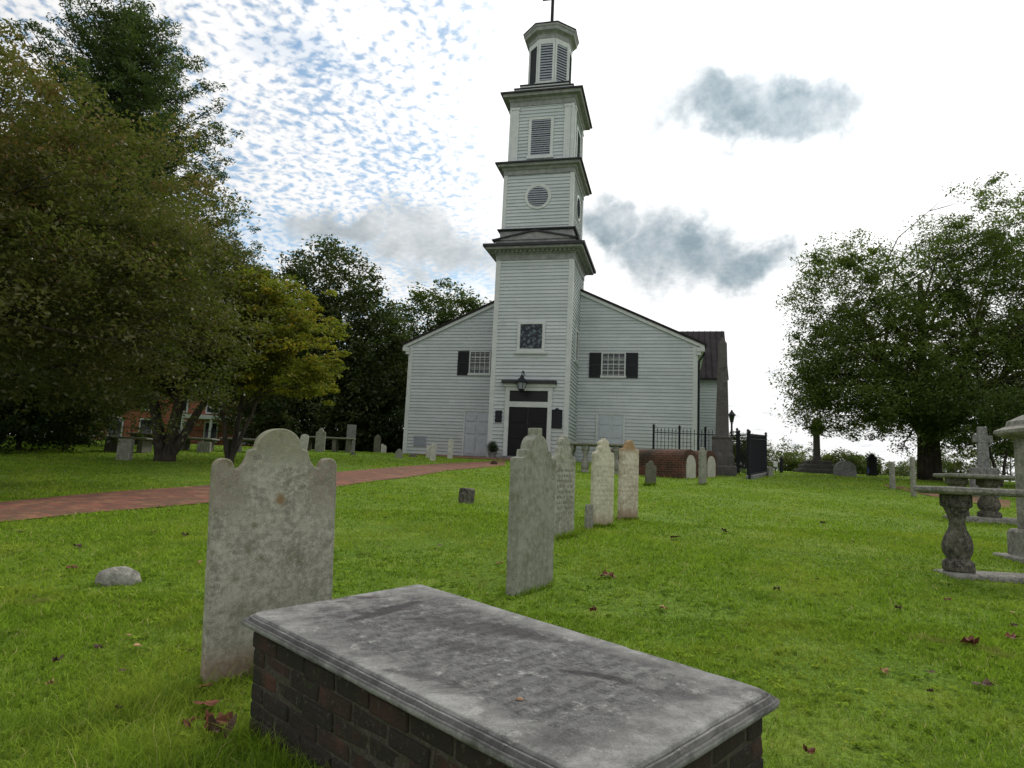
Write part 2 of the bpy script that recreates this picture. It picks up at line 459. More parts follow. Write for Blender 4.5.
def tomb_brick():
    mt, t, b = new_mat('dark_tomb_brick'); co = t.coord()  # dark brick tones, mixed towards near-black in noise patches
    at = t.node('ShaderNodeAttribute', attribute_name='tint'); f = E(t, at.outputs['Fac'])
    n = t.noise(co, 5, 6, .7); n2 = t.noise(co, 40, 5, .7)
    c = t.mix(f ** 2, (.036, .027, .022), (.095, .046, .034))
    c = t.mix(t.ramp(n, .34, .56) * .85, c, (.026, .025, .019))
    c = t.mix(t.ramp(n2, .55, .7) * .4, c, (.17, .15, .12))
    c = t.mix(t.ramp(t.noise(co, 9, 5, .6), .60, .72) * .5, c, (.05, .07, .025))
    t.put(b.inputs['Base Color'], c); b.inputs['Roughness'].default_value = .95
    t.put(b.inputs['Normal'], t.bump(n2 + n, .9, .008))
    return mt
M['tomb_brick'] = tomb_brick()
M['mortar'] = stone('old_mortar', (.08, .07, .057), (.04, .036, .03), (.17, .15, .125), 5, .6, .4, (.05, .065, .025), .5, streak=False)

def slab_mat():
    mt, t, b = new_mat('weathered_marble_ledger'); co = t.coord(); x, y, z = t.sep(co)
    cw = t.mapping(co, (1, 1, 1), (0, 0, rad(-62)))
    a = t.noise(t.mapping(cw, (1.0, 1.9, 1)), 2.3, 12, .72, .6)
    a2 = t.noise(t.mapping(cw, (1.3, 8.0, 1)), 2.2, 10, .74, .35)
    n2 = t.noise(co, 19, 10, .75); n3 = t.noise(co, 110, 5, .75); n4 = t.noise(co, 7.5, 12, .78, .2)
    ax = t.math('ABSOLUTE', x); ay = t.math('ABSOLUTE', y)
    mid = t.ramp(ax + (a - .5) * .9, .88, .55) * t.ramp(ay + (n4 - .5) * .5, .43, .24)
    c = t.mix(t.ramp(n2 * .6 + n3 * .4, .40, .60), (.23, .23, .22), (.40, .40, .38))
    dk = t.ramp(a * .40 + n4 * .32 + n2 * .16 + mid * .075 + .02 + n3 * .06, .42, .555)
    c = t.mix(dk * .85, c, t.mix(t.ramp(n2, .4, .62), (.050, .050, .051), (.125, .125, .123)))
    st = t.ramp(a2 * .75 + n2 * .25, .545, .60) * t.ramp(a * .5 + mid * .2, .30, .42) * t.ramp(ay, .44, .36)
    c = t.mix(st * .85, c, (.030, .028, .029))
    pl_ = t.ramp(x, -.15, -.45) * t.ramp(a2 * .5 + n4 * .5, .50, .56) * t.ramp(ay, .30, .1)
    c = t.mix(pl_ * .7, c, (.055, .04, .042))
    pale = t.ramp(t.noise(co, 9.5, 10, .78, .1), .57, .62)
    c = t.mix(pale * .65, c, (.38, .38, .355))
    c = t.mix(t.ramp(n3 * .6 + n2 * .4, .53, .60) * .55, c, (.055, .055, .055))
    c = t.mix(t.ramp(n3, .58, .65) * .55, c, (.46, .46, .43))
    for (sx_, sy_, rx_, ry_, an_, st_) in STAINS:
        aa, bb = x - sx_ + (n4 - .5) * .16, y - sy_ + (a - .5) * .16
        ra, rb = (aa * cos(an_) + bb * sin(an_)) / rx_, (bb * cos(an_) - aa * sin(an_)) / ry_
        q_ = t.math('SQRT', ra ** 2 + rb ** 2) + (n2 - .5) * 1.3 + (n3 - .5) * .8
        c = t.mix(t.ramp(q_, 1.15, .55) * st_, c, (.040, .038, .039))
    inr = t.ramp(ax, .72, .66) * t.ramp(ay, .34, .30)
    row = t.ramp(t.math('ABSOLUTE', t.math('FRACT', x * 17) - .5), .32, .2); lett = t.ramp(t.noise(t.mapping(co, (17, 70, 0)), 1, 1), .45, .52)
    eng = row * lett * inr * t.ramp(n4, .42, .55)
    c = t.mix(eng * .28, c, (.06, .06, .058))
    gr = t.ramp(z, -.008, -.013) * t.ramp(z, -.030, -.026)
    c = t.mix(gr * .55, c, (.035, .034, .032))
    t.put(b.inputs['Base Color'], c); b.inputs['Roughness'].default_value = .85
    t.put(b.inputs['Normal'], t.bump(n2 * .7 + n3 * .3 - eng * .35, 1.0, .008))
    return mt
M['ledger'] = None

STAINS = []
M['head_big'] = stone('mottled_marble_headstone', (.40, .39, .325), (.19, .185, .15), (.53, .52, .45), 3.0, .55, .6, (.13, .135, .06), .2, rust=True, lowred=.6, bump=.006)
M['head_grey'] = stone('grey_green_headstone', (.30, .31, .255), (.16, .165, .125), (.39, .40, .34), 1.6, .45, .3, (.12, .14, .065), .35)
M['head_carved'] = stone('carved_text_headstone', (.40, .40, .33), (.15, .15, .115), (.5, .5, .43), 1.8, .5, .4, (.15, .17, .08), .3, text=.7)
M['head_cream'] = stone('cream_headstone', (.62, .585, .46), (.33, .31, .22), (.72, .69, .58), 1.6, .4, .4, (.25, .27, .14), .1, text=.16, lowred=.45)
M['head_orange'] = stone('cream_headstone_with_orange_lichen', (.63, .585, .48), (.27, .22, .15), (.72, .69, .6), 1.6, .4, .4, text=.16, top=(.98, (.30, .17, .06)), lowred=.7)
M['head_white'] = stone('small_white_marble', (.58, .57, .52), (.28, .27, .23), (.68, .67, .62), 2, .3, .3)
M['head_dark'] = stone('dull_dark_headstone', (.155, .15, .12), (.07, .066, .052), (.23, .22, .18), 2, .5, .4, (.09, .11, .045), .4)
M['head_mid'] = stone('mid_grey_headstone', (.30, .30, .26), (.14, .14, .11), (.42, .42, .37), 2, .45, .4, (.13, .15, .07), .3)
M['monument'] = stone('pale_grey_monument', (.30, .295, .26), (.12, .115, .095), (.42, .41, .37), 2, .5, .4)
M['table_top'] = stone('weathered_table_slab', (.27, .265, .235), (.10, .098, .085), (.40, .39, .36), 3, .6, .5, streak=False)
M['pale_panel'] = stone('pale_arched_tablet', (.50, .49, .42), (.30, .29, .24), (.6, .59, .53), 2, .3, .3)

def bark_mat(name, a, b_):
    mt, t, b = new_mat(name); co = t.coord()
    n = t.noise(t.mapping(co, (6, 6, 1.2)), 2.5, 6, .65); n2 = t.noise(co, 2.0, 4)
    t.put(b.inputs['Base Color'], t.mix(t.ramp(n * .7 + n2 * .3, .35, .65), a, b_)); b.inputs['Roughness'].default_value = .95
    t.put(b.inputs['Normal'], t.bump(n, .9, .03))
    return mt
M['bark'] = bark_mat('tree_bark', (.025, .02, .016), (.075, .062, .05))

L_bronze = leaf_mat('bronze_green_leaves', (.034, .042, .015), (.150, .130, .044), (.30, .15, .07), .32)
L_green = leaf_mat('mid_green_leaves', (.026, .046, .012), (.085, .125, .03), (.14, .17, .05), .3)
L_yellow = leaf_mat('yellowing_leaves', (.13, .15, .018), (.38, .34, .036), (.62, .38, .04), .48)
L_dark = leaf_mat('dark_evergreen_leaves', (.028, .044, .018), (.095, .112, .044), (.21, .19, .10), .22)
L_conifer = leaf_mat('conifer_sprays', (.026, .048, .022), (.085, .12, .052), (.15, .18, .08), .28)
L_right = leaf_mat('pecan_leaves', (.045, .072, .018), (.155, .20, .046), (.26, .27, .08), .42)
L_scrub = leaf_mat('scrub_leaves', (.05, .07, .02), (.15, .17, .05), (.27, .21, .08), .35)
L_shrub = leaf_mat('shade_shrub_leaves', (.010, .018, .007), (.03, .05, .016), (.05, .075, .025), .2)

# ---------------------------------------------------------------- ground sheet
def lawn_mat():
    mt, t, b = new_mat('mown_lawn'); co = t.coord(); 
    n1 = t.noise(co, .35, 5, .6); n2 = t.noise(co, 2.2, 5, .65); n3 = t.noise(co, 24, 5, .75); n4 = t.noise(co, 95, 3, .7)
    c = t.mix(t.ramp(n3 * .55 + n4 * .45, .38, .62), (.050, .095, .011), (.185, .315, .034))
    c = t.mix(t.ramp(n2, .45, .70) * .45, c, (.29, .36, .055))
    c = t.mix(t.ramp(n1, .5, .68) * .30, c, (.26, .32, .05))
    c = t.mix(t.ramp(n2 * .5 + n3 * .5, .60, .68) * .5, c, (.12, .10, .045))
    t.put(b.inputs['Base Color'], c); b.inputs['Roughness'].default_value = .95; b.inputs['Specular IOR Level'].default_value = .1
    t.put(b.inputs['Normal'], t.bump(n3 * .5 + n4 * .5, 1.0, .035))
    return mt
M['lawn'] = lawn_mat()
def axis_pts(lo, hi, fine_lo, fine_hi, step):
    a = list(np.arange(fine_lo, fine_hi, step)); s = step; p = fine_hi
    while p < hi: a.append(p); s *= 1.22; p += s
    a.append(hi); s = step; p = fine_lo - step
    while p > lo: a.insert(0, p); s *= 1.22; p -= s
    a.insert(0, lo); return np.array(sorted(set(a)))
gx, gy = axis_pts(-900, 900, -16, 16, .4), axis_pts(-60, 1500, -1, 48, .4)
GX, GY = np.meshgrid(gx, gy); GZ = ground(GX, GY)
nx, ny = len(gx), len(gy)
g = MB(); me = bpy.data.meshes.new('ground')
vs = np.stack([GX, GY, GZ], -1).reshape(-1, 3)
fs = [(j * nx + i, j * nx + i + 1, (j + 1) * nx + i + 1, (j + 1) * nx + i) for j in range(ny - 1) for i in range(nx - 1)]
me.from_pydata(vs.tolist(), [], fs); me.shade_smooth(); me.materials.append(M['lawn'])
go = bpy.data.objects.new('ground', me); col.objects.link(go); tag(go, 'green mown churchyard lawn sloping up to the church', 'lawn', kind='structure')

def strip(name, left, right, mat, label, cat, lift=.014, step=.5):
    """paved strip between two polylines on the ground"""
    def resample(pl, n):
        pl = [Vector(p[:2]) for p in pl]; L = [0]
        for a, b in zip(pl, pl[1:]): L.append(L[-1] + (b - a).length)
        out = []
        for k in range(n):
            s = L[-1] * k / (n - 1); i = max(j for j in range(len(L)) if L[j] <= s + 1e-9); i = min(i, len(pl) - 2)
            out.append(pl[i].lerp(pl[i + 1], (s - L[i]) / max(1e-6, L[i + 1] - L[i])))
        return out
    n = max(8, int(sum((Vector(b[:2]) - Vector(a[:2])).length for a, b in zip(left, left[1:])) / step))
    A, B = resample(left, n), resample(right, n); w = 9; vs = []; fs = []
    for a, b in zip(A, B):
        for k in range(w):
            p = a.lerp(b, k / (w - 1)); vs.append((p.x, p.y, gz(p.x, p.y) + lift))
    for i in range(n - 1):
        for k in range(w - 1): fs.append((i * w + k, i * w + k + 1, (i + 1) * w + k + 1, (i + 1) * w + k))
    mb = MB(); mb.add(vs, fs); o = mb.build(name, mat, smooth=True); tag(o, label, cat, kind='structure')
    return A, B

lo_e = [hit(x, y) for x, y in ((0, 523), (100, 513), (205, 504), (333, 488), (400, 478.5), (455, 470), (505, 466))]
up_e = [hit(x, y) for x, y in ((0, 503), (100, 493.5), (205, 486), (335, 472.5), (400, 467), (447, 463.5), (505, 461))]
for e in (lo_e, up_e): e.insert(0, e[0] + (e[0] - e[1]) * 3)
PATH_A, PATH_B = strip('brick_path', lo_e, up_e, M['path_brick'], 'red brick path crossing the lawn towards the church door', 'path')

# ---------------------------------------------------------------- church
CH = empty('church', (0, 0, 0))
tag(CH, 'white clapboard church with tall stepped bell tower and black front door', 'church')
CYAW = -.2355; CX, CY = 1.3765, 37.0
CH.location = (CX, CY, EYE); CH.rotation_euler = (0, 0, CYAW)      # local z = 0 at eye height
S1, ZB, ZS = 2.037, 0.98, 11.41
FD = 1.0365                                                        # facade plane
W_, WE, ZE, ZA, XO = 8.16, 8.55, 7.36, 11.29, .237
def ch_world(x, y): 
    return Vector((CX + cos(CYAW) * x - sin(CYAW) * y, CY + sin(CYAW) * x + cos(CYAW) * y, 0))

def siding(mb, x0, x1, z0, z1, pitch=.19, frame=None, clip=None):
    """lapped boards in the local plane y=0 facing -y; clip(z)->(xa,xb)"""
    z = z0; rj = random.Random(int(z0 * 100))
    while z < z1 - 1e-6:
        zt = min(z + pitch + rj.uniform(-.012, .012), z1)
        a0, b0 = (x0, x1) if clip is None else clip(z)
        a1, b1 = (x0, x1) if clip is None else clip(zt)
        if b0 - a0 > .05:
            a1, b1 = (a1, b1) if b1 > a1 else ((a1 + b1) / 2 - .001, (a1 + b1) / 2 + .001)
            vs = [(a0, -.050, z), (b0, -.050, z), (b1, -.004, zt), (a1, -.004, zt), (a0, 0, z), (b0, 0, z)]
            fs = [(0, 1, 2, 3), (4, 5, 1, 0)]
            mb.add([frame @ Vector(p) for p in vs] if frame else vs, fs)
        z = zt

def face_mx(cx, cy, ang):
    """wall frame: local -y normal turned by ang about z, origin at (cx,cy)"""
    return Matrix.Translation((cx, cy, 0)) @ Matrix.Rotation(ang, 4, 'Z')

def wall_box(mb, hw, z0, z1, cx=0, cy=0):
    for k in range(4):
        mx = face_mx(cx, cy, k * pi / 2) @ Matrix.Translation((0, -hw, 0))
        siding(mb, -hw, hw, z0, z1, frame=mx)

def corner_boards(par, hw, z0, z1, w=.17):
    for sx in (-1, 1):
        for sy in (-1, 1):
            mb = MB(); mb.box(sx * (hw + .05), sx * (hw - w), sy * (hw + .05), sy * (hw - .02), z0, z1)
            mb.box(sx * (hw + .048), sx * (hw - .02), sy * (hw - .02), sy * (hw - w), z0, z1)
            mb.build('corner_board', M['trim'], par)

# tower stage one
t = MB(); wall_box(t, S1, ZB - .4, ZS); tw = t.build('tower_wall', M['siding'], CH)
corner_boards(tw, S1, ZB - .4, ZS, .2)
# neck walls linking tower to nave
t = MB()
for sgn in (-1, 1):
    mx = face_mx(0, 0, sgn * pi / 2) @ Matrix.Translation((0, -S1 - .001, 0))
t = None
# cornices
def cornice(hw, zt, out, name, mat, roof_h=.10, drop=.62, dentils=False, topmat=None, capd=.07):
    c = MB()
    c.rectstack(hw, hw, [(.02, zt - drop), (.07, zt - drop), (.07, zt - drop * .62), (.13, zt - drop * .55), (.17, zt - drop * .38), (out - .10, zt - drop * .34), (out - .08, zt - drop * .16), (out - .02, zt - .03), (out - .02, zt)])
    o = c.build(name, mat, CH)
    r = MB(); r.rectstack(hw, hw, [(out - .05, zt - capd - .005), (out + .035, zt - capd), (out + .035, zt + .01), (out - .22, zt + roof_h), (.0, zt + roof_h + .03)])
    r.build('cornice_cap', topmat or M['leadroof'], o)
    if dentils:
        d = MB()
        for k in range(4):
            mx = Matrix.Rotation(k * pi / 2, 4, 'Z'); d.mx = mx
            n = 19
            for i in range(n):
                x = -hw - .05 + (2 * hw + .1) * i / (n - 1); d.box(x - .055, x + .055, -hw - .30, -hw - .12, zt - drop * .5, zt - drop * .34 - .004)
        d.build('dentil_row', mat, o)
    return o
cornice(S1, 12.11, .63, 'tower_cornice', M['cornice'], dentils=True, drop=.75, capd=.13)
# low pediment block and moulding over the first cornice
b = MB()
b.rectstack(2.16, 2.16, [(0, 12.14), (0, 12.45)])
for k in range(4):
    b.mx = Matrix.Rotation(k * pi / 2, 4, 'Z'); b.prism([(-2.22, 12.44), (2.22, 12.44), (0, 12.86)], -2.23, -1.9)
b.mx = None; b.rectstack(1.98, 1.98, [(0, 12.4), (0, 13.0)])
pb = b.build('pediment_block', M['cornice'], CH)
b = MB()
for k in range(4):
    b.mx = Matrix.Rotation(k * pi / 2, 4, 'Z'); b.prism([(-2.34, 12.47), (-2.32, 12.41), (0, 12.87), (2.32, 12.41), (2.34, 12.47), (0, 12.95)], -2.32, -1.9)
b.mx = None; b.rectstack(1.98, 1.98, [(.0, 13.0), (.13, 13.03), (.15, 13.10), (0, 13.16)])
b.build('pediment_cap', M['leadroof'], pb)
# stage two
S2, Z2a, Z2b = 1.88, 13.1, 16.2
t = MB(); wall_box(t, S2, Z2a, Z2b); t2 = t.build('belfry_wall', M['siding'], CH)
corner_boards(t2, S2, Z2a, Z2b, .16)
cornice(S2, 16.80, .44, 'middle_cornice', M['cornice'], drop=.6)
S3, Z3a, Z3b = 1.74, 16.9, 20.3
t = MB(); wall_box(t, S3, Z3a, Z3b); t3 = t.build('bell_stage_wall', M['siding'], CH)
corner_boards(t3, S3, Z3a, Z3b, .12)
for k in range(4):
    for sx in (-1, 1):
        c = MB(); c.mx = Matrix.Rotation(k * pi / 2, 4, 'Z')
        x = sx * (S3 - .30); c.box(x - .17, x + .17, -S3 - .10, -S3 + .02, Z3a, Z3b - .15)
        c.box(x - .21, x + .21, -S3 - .13, -S3 + .02, Z3b - .28, Z3b - .16)
        c.box(x - .04, x + .04, -S3 - .115, -S3, Z3a + .3, Z3b - .5)
        c.build('pilaster', M['trim'], t3)

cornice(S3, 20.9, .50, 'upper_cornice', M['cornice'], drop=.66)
b = MB(); b.rectstack(1.62, 1.62, [(0, 20.95), (0, 21.38)]); b.rectstack(1.36, 1.36, [(0, 21.40), (0, 21.72)]); sb = b.build('spire_base', M['trim'], CH)
b = MB(); b.rectstack(1.62, 1.62, [(.0, 21.36), (.06, 21.38), (.06, 21.43), (-.3, 21.47)]); b.rectstack(1.36, 1.36, [(.0, 21.70), (.06, 21.72), (.06, 21.77), (-.3, 21.80)])
b.build('step_cap', M['leadroof'], sb)

def louvre(mb, w, h, n, frame, tilt=.6):
    for i in range(n):
        z = -h / 2 + (i + .5) * h / n
        hh = h / n * .42
        mb.add([frame @ Vector(p) for p in ((-w / 2, -.06, z - hh), (w / 2, -.06, z - hh), (w / 2, .0, z + hh), (-w / 2, .0, z + hh),
                                            (-w / 2, -.045, z - hh), (w / 2, -.045, z - hh), (w / 2, .015, z + hh), (-w / 2, .015, z + hh))],
               [(0, 1, 2, 3), (7, 6, 5, 4), (0, 4, 5, 1), (3, 2, 6, 7)])

# belfry round louvres and bell stage louvred windows on four sides
for k in range(4):
    fm = face_mx(0, 0, k * pi / 2)
    zc = 14.93
    rg = MB(); rings = []
    n = 32
    def circ(r, y): return [fm @ Vector((r * cos(2 * pi * i / n), y, zc + r * sin(2 * pi * i / n))) for i in range(n)]
    rings = [circ(.56, -S2 + .0), circ(.56, -S2 - .06), circ(.70, -S2 - .08), circ(.73, -S2 - .06), circ(.73, -S2)]
    rg.loops(rings, close=False); ro = rg.build('round_window', M['trim'], CH, smooth=False)
    pn = MB(); pn.add(circ(.565, -S2 - .037), [tuple(range(n))]); pn.build('window_recess_shade', M['louvre_dark'], ro)
    sl_ = MB()
    for i in range(9):
        z = -.49 + i * .1225; hw = sqrt(max(.555 ** 2 - z * z, .01))
        louvre(sl_, 2 * hw, .1225, 1, fm @ Matrix.Translation((0, -S2 - .045, zc + z)))
    sl_.build('louvre', M['louvre'], ro)
    # rectangular
    zc, w, h = 18.35, 1.06, 2.08
    fr = MB(); fr.mx = fm
    for sx in (-1, 1): fr.box(sx * w / 2, sx * (w / 2 + .16), -S3 - .09, -S3, zc - h / 2 - .16, zc + h / 2 + .14)
    fr.box(-w / 2, w / 2, -S3 - .088, -S3, zc + h / 2, zc + h / 2 + .138); fr.box(-w / 2 - .2, w / 2 + .2, -S3 - .13, -S3, zc - h / 2 - .18, zc - h / 2 - .0)
    ro = fr.build('louvred_window', M['trim'], CH)
    pn = MB(); pn.mx = fm; pn.box(-w / 2, w / 2, -S3 - .037, -S3 - .02, zc - h / 2, zc + h / 2); pn.build('window_recess_shade', M['louvre_dark'], ro)
    sl_ = MB(); louvre(sl_, w, h, 17, fm @ Matrix.Translation((0, -S3 - .05, zc))); sl_.build('louvre', M['louvre'], ro)

# octagonal lantern
AP, ZO0, ZO1 = 1.13, 21.75, 24.75
o_ = MB(); R8 = AP / cos(pi / 8)
o_.lathe([(R8, ZO0), (R8, ZO1)], n=8, a0=pi / 8); oc = o_.build('octagon_lantern', M['trim'], CH)
for k in range(8):
    fm = face_mx(0, 0, k * pi / 4); hw = AP * math.tan(pi / 8)
    p = MB(); p.mx = fm
    p.box(-hw, -hw + .12, -AP - .05, -AP, ZO0 + .02, ZO1 - .02); p.box(hw - .12, hw, -AP - .05, -AP, ZO0 + .02, ZO1 - .02)
    p.box(-hw + .12, hw - .12, -AP - .045, -AP, ZO0 + .02, ZO0 + .30); p.box(-hw + .12, hw - .12, -AP - .045, -AP, ZO1 - .45, ZO1 - .02)
    fo = p.build('lantern_frame', M['trim'], oc)
    p = MB(); p.mx = fm; p.box(-hw + .12, hw - .12, -AP - .006, -AP + .01, ZO0 + .3, ZO1 - .45); p.build('lantern_recess_shade', M['louvre_dark'], oc)
    if k != 7:
        s_ = MB(); louvre(s_, 2 * hw - .24, ZO1 - ZO0 - .75, 14, fm @ Matrix.Translation((0, -AP - .012, (ZO0 + ZO1) / 2 - .075))); s_.build('lantern_louvre', M['louvre'], oc)
o_ = MB(); q = 1 / cos(pi / 8)
o_.lathe([((AP + a) * q, z) for a, z in ((.02, 24.6), (.07, 24.62), (.07, 24.85), (.14, 24.92), (.30, 25.0), (.33, 25.16), (.38, 25.22), (.38, 25.34))], n=8, a0=pi / 8)
o1 = o_.build('lantern_cornice', M['cornice'], CH)
o_ = MB(); o_.lathe([((AP + .40) * q, 25.32), ((AP + .42) * q, 25.38), (.5, 25.62), (.16, 25.82), (.10, 25.9)], n=8, a0=pi / 8); o_.build('lantern_roof', M['leadroof'], CH)
c = MB(); c.box(-.085, .085, -.085, .085, 25.8, 29.0); c.box(-.62, .62, -.08, .08, 27.90, 28.08)
c.build('roof_cross', M['iron'], CH, bevel=.015)

# nave
LEN = 24.0
def roofz(x): return ZA - (ZA - ZE) / WE * abs(x - XO)
def gclip(z):
    lim = (ZA - z) / (ZA - ZE) * WE
    h = min(W_, lim); return XO - h, XO + h
t = MB()
siding(t, XO - W_, XO + W_, ZB - .5, ZA - .05, frame=Matrix.Translation((0, FD, 0)), clip=gclip)
for sgn, ang in ((-1, -pi / 2), (1, pi / 2)):
    mx = Matrix.Translation((XO + sgn * W_, FD + LEN / 2, 0)) @ Matrix.Rotation(ang, 4, 'Z')
    siding(t, -LEN / 2, LEN / 2, ZB - .7, ZE + .1, frame=mx)
mx = Matrix.Translation((XO, FD + LEN, 0)) @ Matrix.Rotation(pi, 4, 'Z')
siding(t, -W_, W_, ZB - .7, ZA, frame=mx, clip=lambda z: (-min(W_, (ZA - z) / (ZA - ZE) * WE), min(W_, (ZA - z) / (ZA - ZE) * WE)))
nv = t.build('nave_wall', M['siding'], CH)
for sgn in (-1, 1):
    x = XO + sgn * W_; c = MB()
    c.box(x - sgn * .2, x + sgn * .05, FD - .05, FD - .0, ZB - .5, ZE - .05); c.box(x + sgn * .0, x + sgn * .048, FD + .0, FD + .18, ZB - .5, ZE - .05)
    c.build('corner_board', M['trim'], nv)
r = MB(); e = .10
zr = lambda x, o=0: roofz(x) + o
poly = [(XO - WE - .1, zr(XO - WE - .1, 0)), (XO, ZA), (XO + WE + .1, zr(XO + WE + .1)), (XO + WE + .1, zr(XO + WE + .1, .13)), (XO, ZA + .13), (XO - WE - .1, zr(XO - WE - .1, .13))]
r.prism(poly, FD - .20, FD + LEN + .2); rf = r.build('nave_roof', M['roof'], CH)
v = MB()
poly = [(XO - WE, zr(XO - WE, -.19)), (XO, ZA - .19), (XO + WE, zr(XO + WE, -.19)), (XO + WE, zr(XO + WE, -.004)), (XO, ZA - .004), (XO - WE, zr(XO - WE, -.004))]
v.prism(poly, FD - .14, FD - .03)
for sgn in (-1, 1):
    x = XO + sgn * W_
    v.box(min(x, XO + sgn * (WE + .02)), max(x, XO + sgn * (WE + .02)), FD - .16, FD + LEN, ZE - .34, ZE - .12)
    v.box(min(x, XO + sgn * (W_ + .22)), max(x, XO + sgn * (W_ + .22)), FD - .12, FD + LEN, ZE - .52, ZE - .34)
v.build('rake_board', M['trim'], rf)
# downpipe on the right corner
p = MB(); x = XO + W_ + .12
p.tube([(XO + WE + .02, FD + .1, ZE - .15), (XO + WE + .02, FD + .1, ZE - .4), (x, FD + .02, ZE - .85), (x, FD + .02, ZB - .3)], [.06] * 4, 8)
p.build('downpipe', M['iron'], CH)

def window(cx, zc, w, h, y, nx=4, ny=4, shutters=(), mx=None):
    fr = MB(); fr.mx = mx; tk = .07
    for sx in (-1, 1): fr.box(cx + sx * w / 2, cx + sx * (w / 2 + tk), y - .10, y, zc - h / 2 - tk, zc + h / 2 + tk)
    fr.box(cx - w / 2, cx + w / 2, y - .098, y, zc + h / 2, zc + h / 2 + tk); fr.box(cx - w / 2 - tk - .04, cx + w / 2 + tk + .04, y - .13, y - .0, zc - h / 2 - tk - .05, zc - h / 2)
    fo = fr.build('window', M['trim'], CH)
    gl = MB(); gl.mx = mx; gl.box(cx - w / 2, cx + w / 2, y - .046, y - .036, zc - h / 2, zc + h / 2); gl.build('pane', M['glass'], fo)
    mu = MB(); mu.mx = mx
    for i in range(1, nx): xx = cx - w / 2 + w * i / nx; mu.box(xx - .016, xx + .016, y - .07, y - .047, zc - h / 2, zc + h / 2)
    for i in range(1, ny): z_ = zc - h / 2 + h * i / ny; mu.box(cx - w / 2, cx + w / 2, y - .066, y - .047, z_ - .016, z_ + .016)
    if nx > 1: mu.build('glazing_bars', M['trim'], fo)
    for (a, b_) in shutters:
        s = MB(); s.mx = mx; zb_, zt_ = zc - h / 2 - .12, zc + h / 2 + .05
        s.box(a, b_, y - .06, y - .036, zb_, zt_)
        s.box(a, a + .07, y - .095, y - .061, zb_, zt_); s.box(b_ - .07, b_, y - .095, y - .061, zb_, zt_)
        for zz_ in (zb_ + .05, (zb_ + zt_) / 2, zt_ - .05): s.box(a + .07, b_ - .07, y - .09, y - .061, zz_ - .05, zz_ + .05)
        k = int((zt_ - zb_ - .1) / .06)
        for i in range(k):
            zz_ = zb_ + .08 + i * .06; s.box(a + .07, b_ - .07, y - .078, y - .061, zz_, zz_ + .022)
        s.build('shutter', M['black'], CH)
    return fo

# invert the projection: local x,z on a plane y=const for a pixel
def fpix(px, py, yl):
    d = ray(px, py); o = Vector((0, 0, 0)) - Vector((CX, CY, 0))
    inv = Matrix.Rotation(-CYAW, 3, 'Z'); o = inv @ o; d = inv @ d
    k = (yl - o.y) / d.y; p = o + d * k
    return p.x, p.z
# facade windows
for (pa, pb, sh) in (((470.8, 352.2), (489.5, 373.6), (459.3, 494)), ((603, 353.8), (624.2, 376), (590.5, 636.2))):
    xa, za = fpix(*pa, FD); xb, zb_ = fpix(*pb, FD); sa, _ = fpix(sh[0], pa[1], FD); sb_, _ = fpix(sh[1], pa[1], FD)
    w = 1.13; cxx = (xa + xb) / 2 if pa[0] > 500 else xa + w / 2 + .03
    window(cxx, (za + zb_) / 2, w if pa[0] < 500 else xb - xa, za - zb_, FD, 4, 4, ((cxx - w / 2 - .76, cxx - w / 2 - .09), (cxx + w / 2 + .09, cxx + w / 2 + .76)))
# tower front window, stained glass
xa, za = fpix(521, 324.5, -S1); xb, zb_ = fpix(542, 349, -S1); cxx, zc, w, h = (xa + xb) / 2, (za + zb_) / 2, xb - xa, za - zb_
fr = MB(); tk = .15
for sx in (-1, 1): fr.box(cxx + sx * w / 2, cxx + sx * (w / 2 + tk), -S1 - .10, -S1, zc - h / 2 - tk, zc + h / 2 + tk)
fr.box(cxx - w / 2, cxx + w / 2, -S1 - .098, -S1, zc + h / 2, zc + h / 2 + tk); fr.box(cxx - w / 2 - .3, cxx + w / 2 + .3, -S1 - .14, -S1, zc - h / 2 - tk - .12, zc - h / 2 - tk)
fr.box(cxx - w / 2, cxx + w / 2, -S1 - .096, -S1, zc - h / 2 - tk, zc - h / 2)
fo = fr.build('tower_window', M['trim'], CH)
p = MB(); p.box(cxx - w / 2, cxx + w / 2, -S1 - .05, -S1 - .036, zc - h / 2, zc + h / 2); p.build('pane', M['stained'], fo)
# narrow side windows of the tower
for k in (1, 3):
    fm = face_mx(0, 0, k * pi / 2); fr = MB(); fr.mx = fm
    fr.box(-.52, -.36, -S1 - .09, -S1, zc - .95, zc + .8); fr.box(.36, .52, -S1 - .09, -S1, zc - .95, zc + .8); fr.box(-.36, .36, -S1 - .085, -S1, zc + .64, zc + .8); fr.box(-.6, .6, -S1 - .12, -S1, zc - 1.05, zc - .9)
    fo = fr.build('side_window', M['trim'], CH); p = MB(); p.mx = fm; p.box(-.36, .36, -S1 - .05, -S1 - .036, zc - .9, zc + .64); p.build('pane', M['glass'], fo)

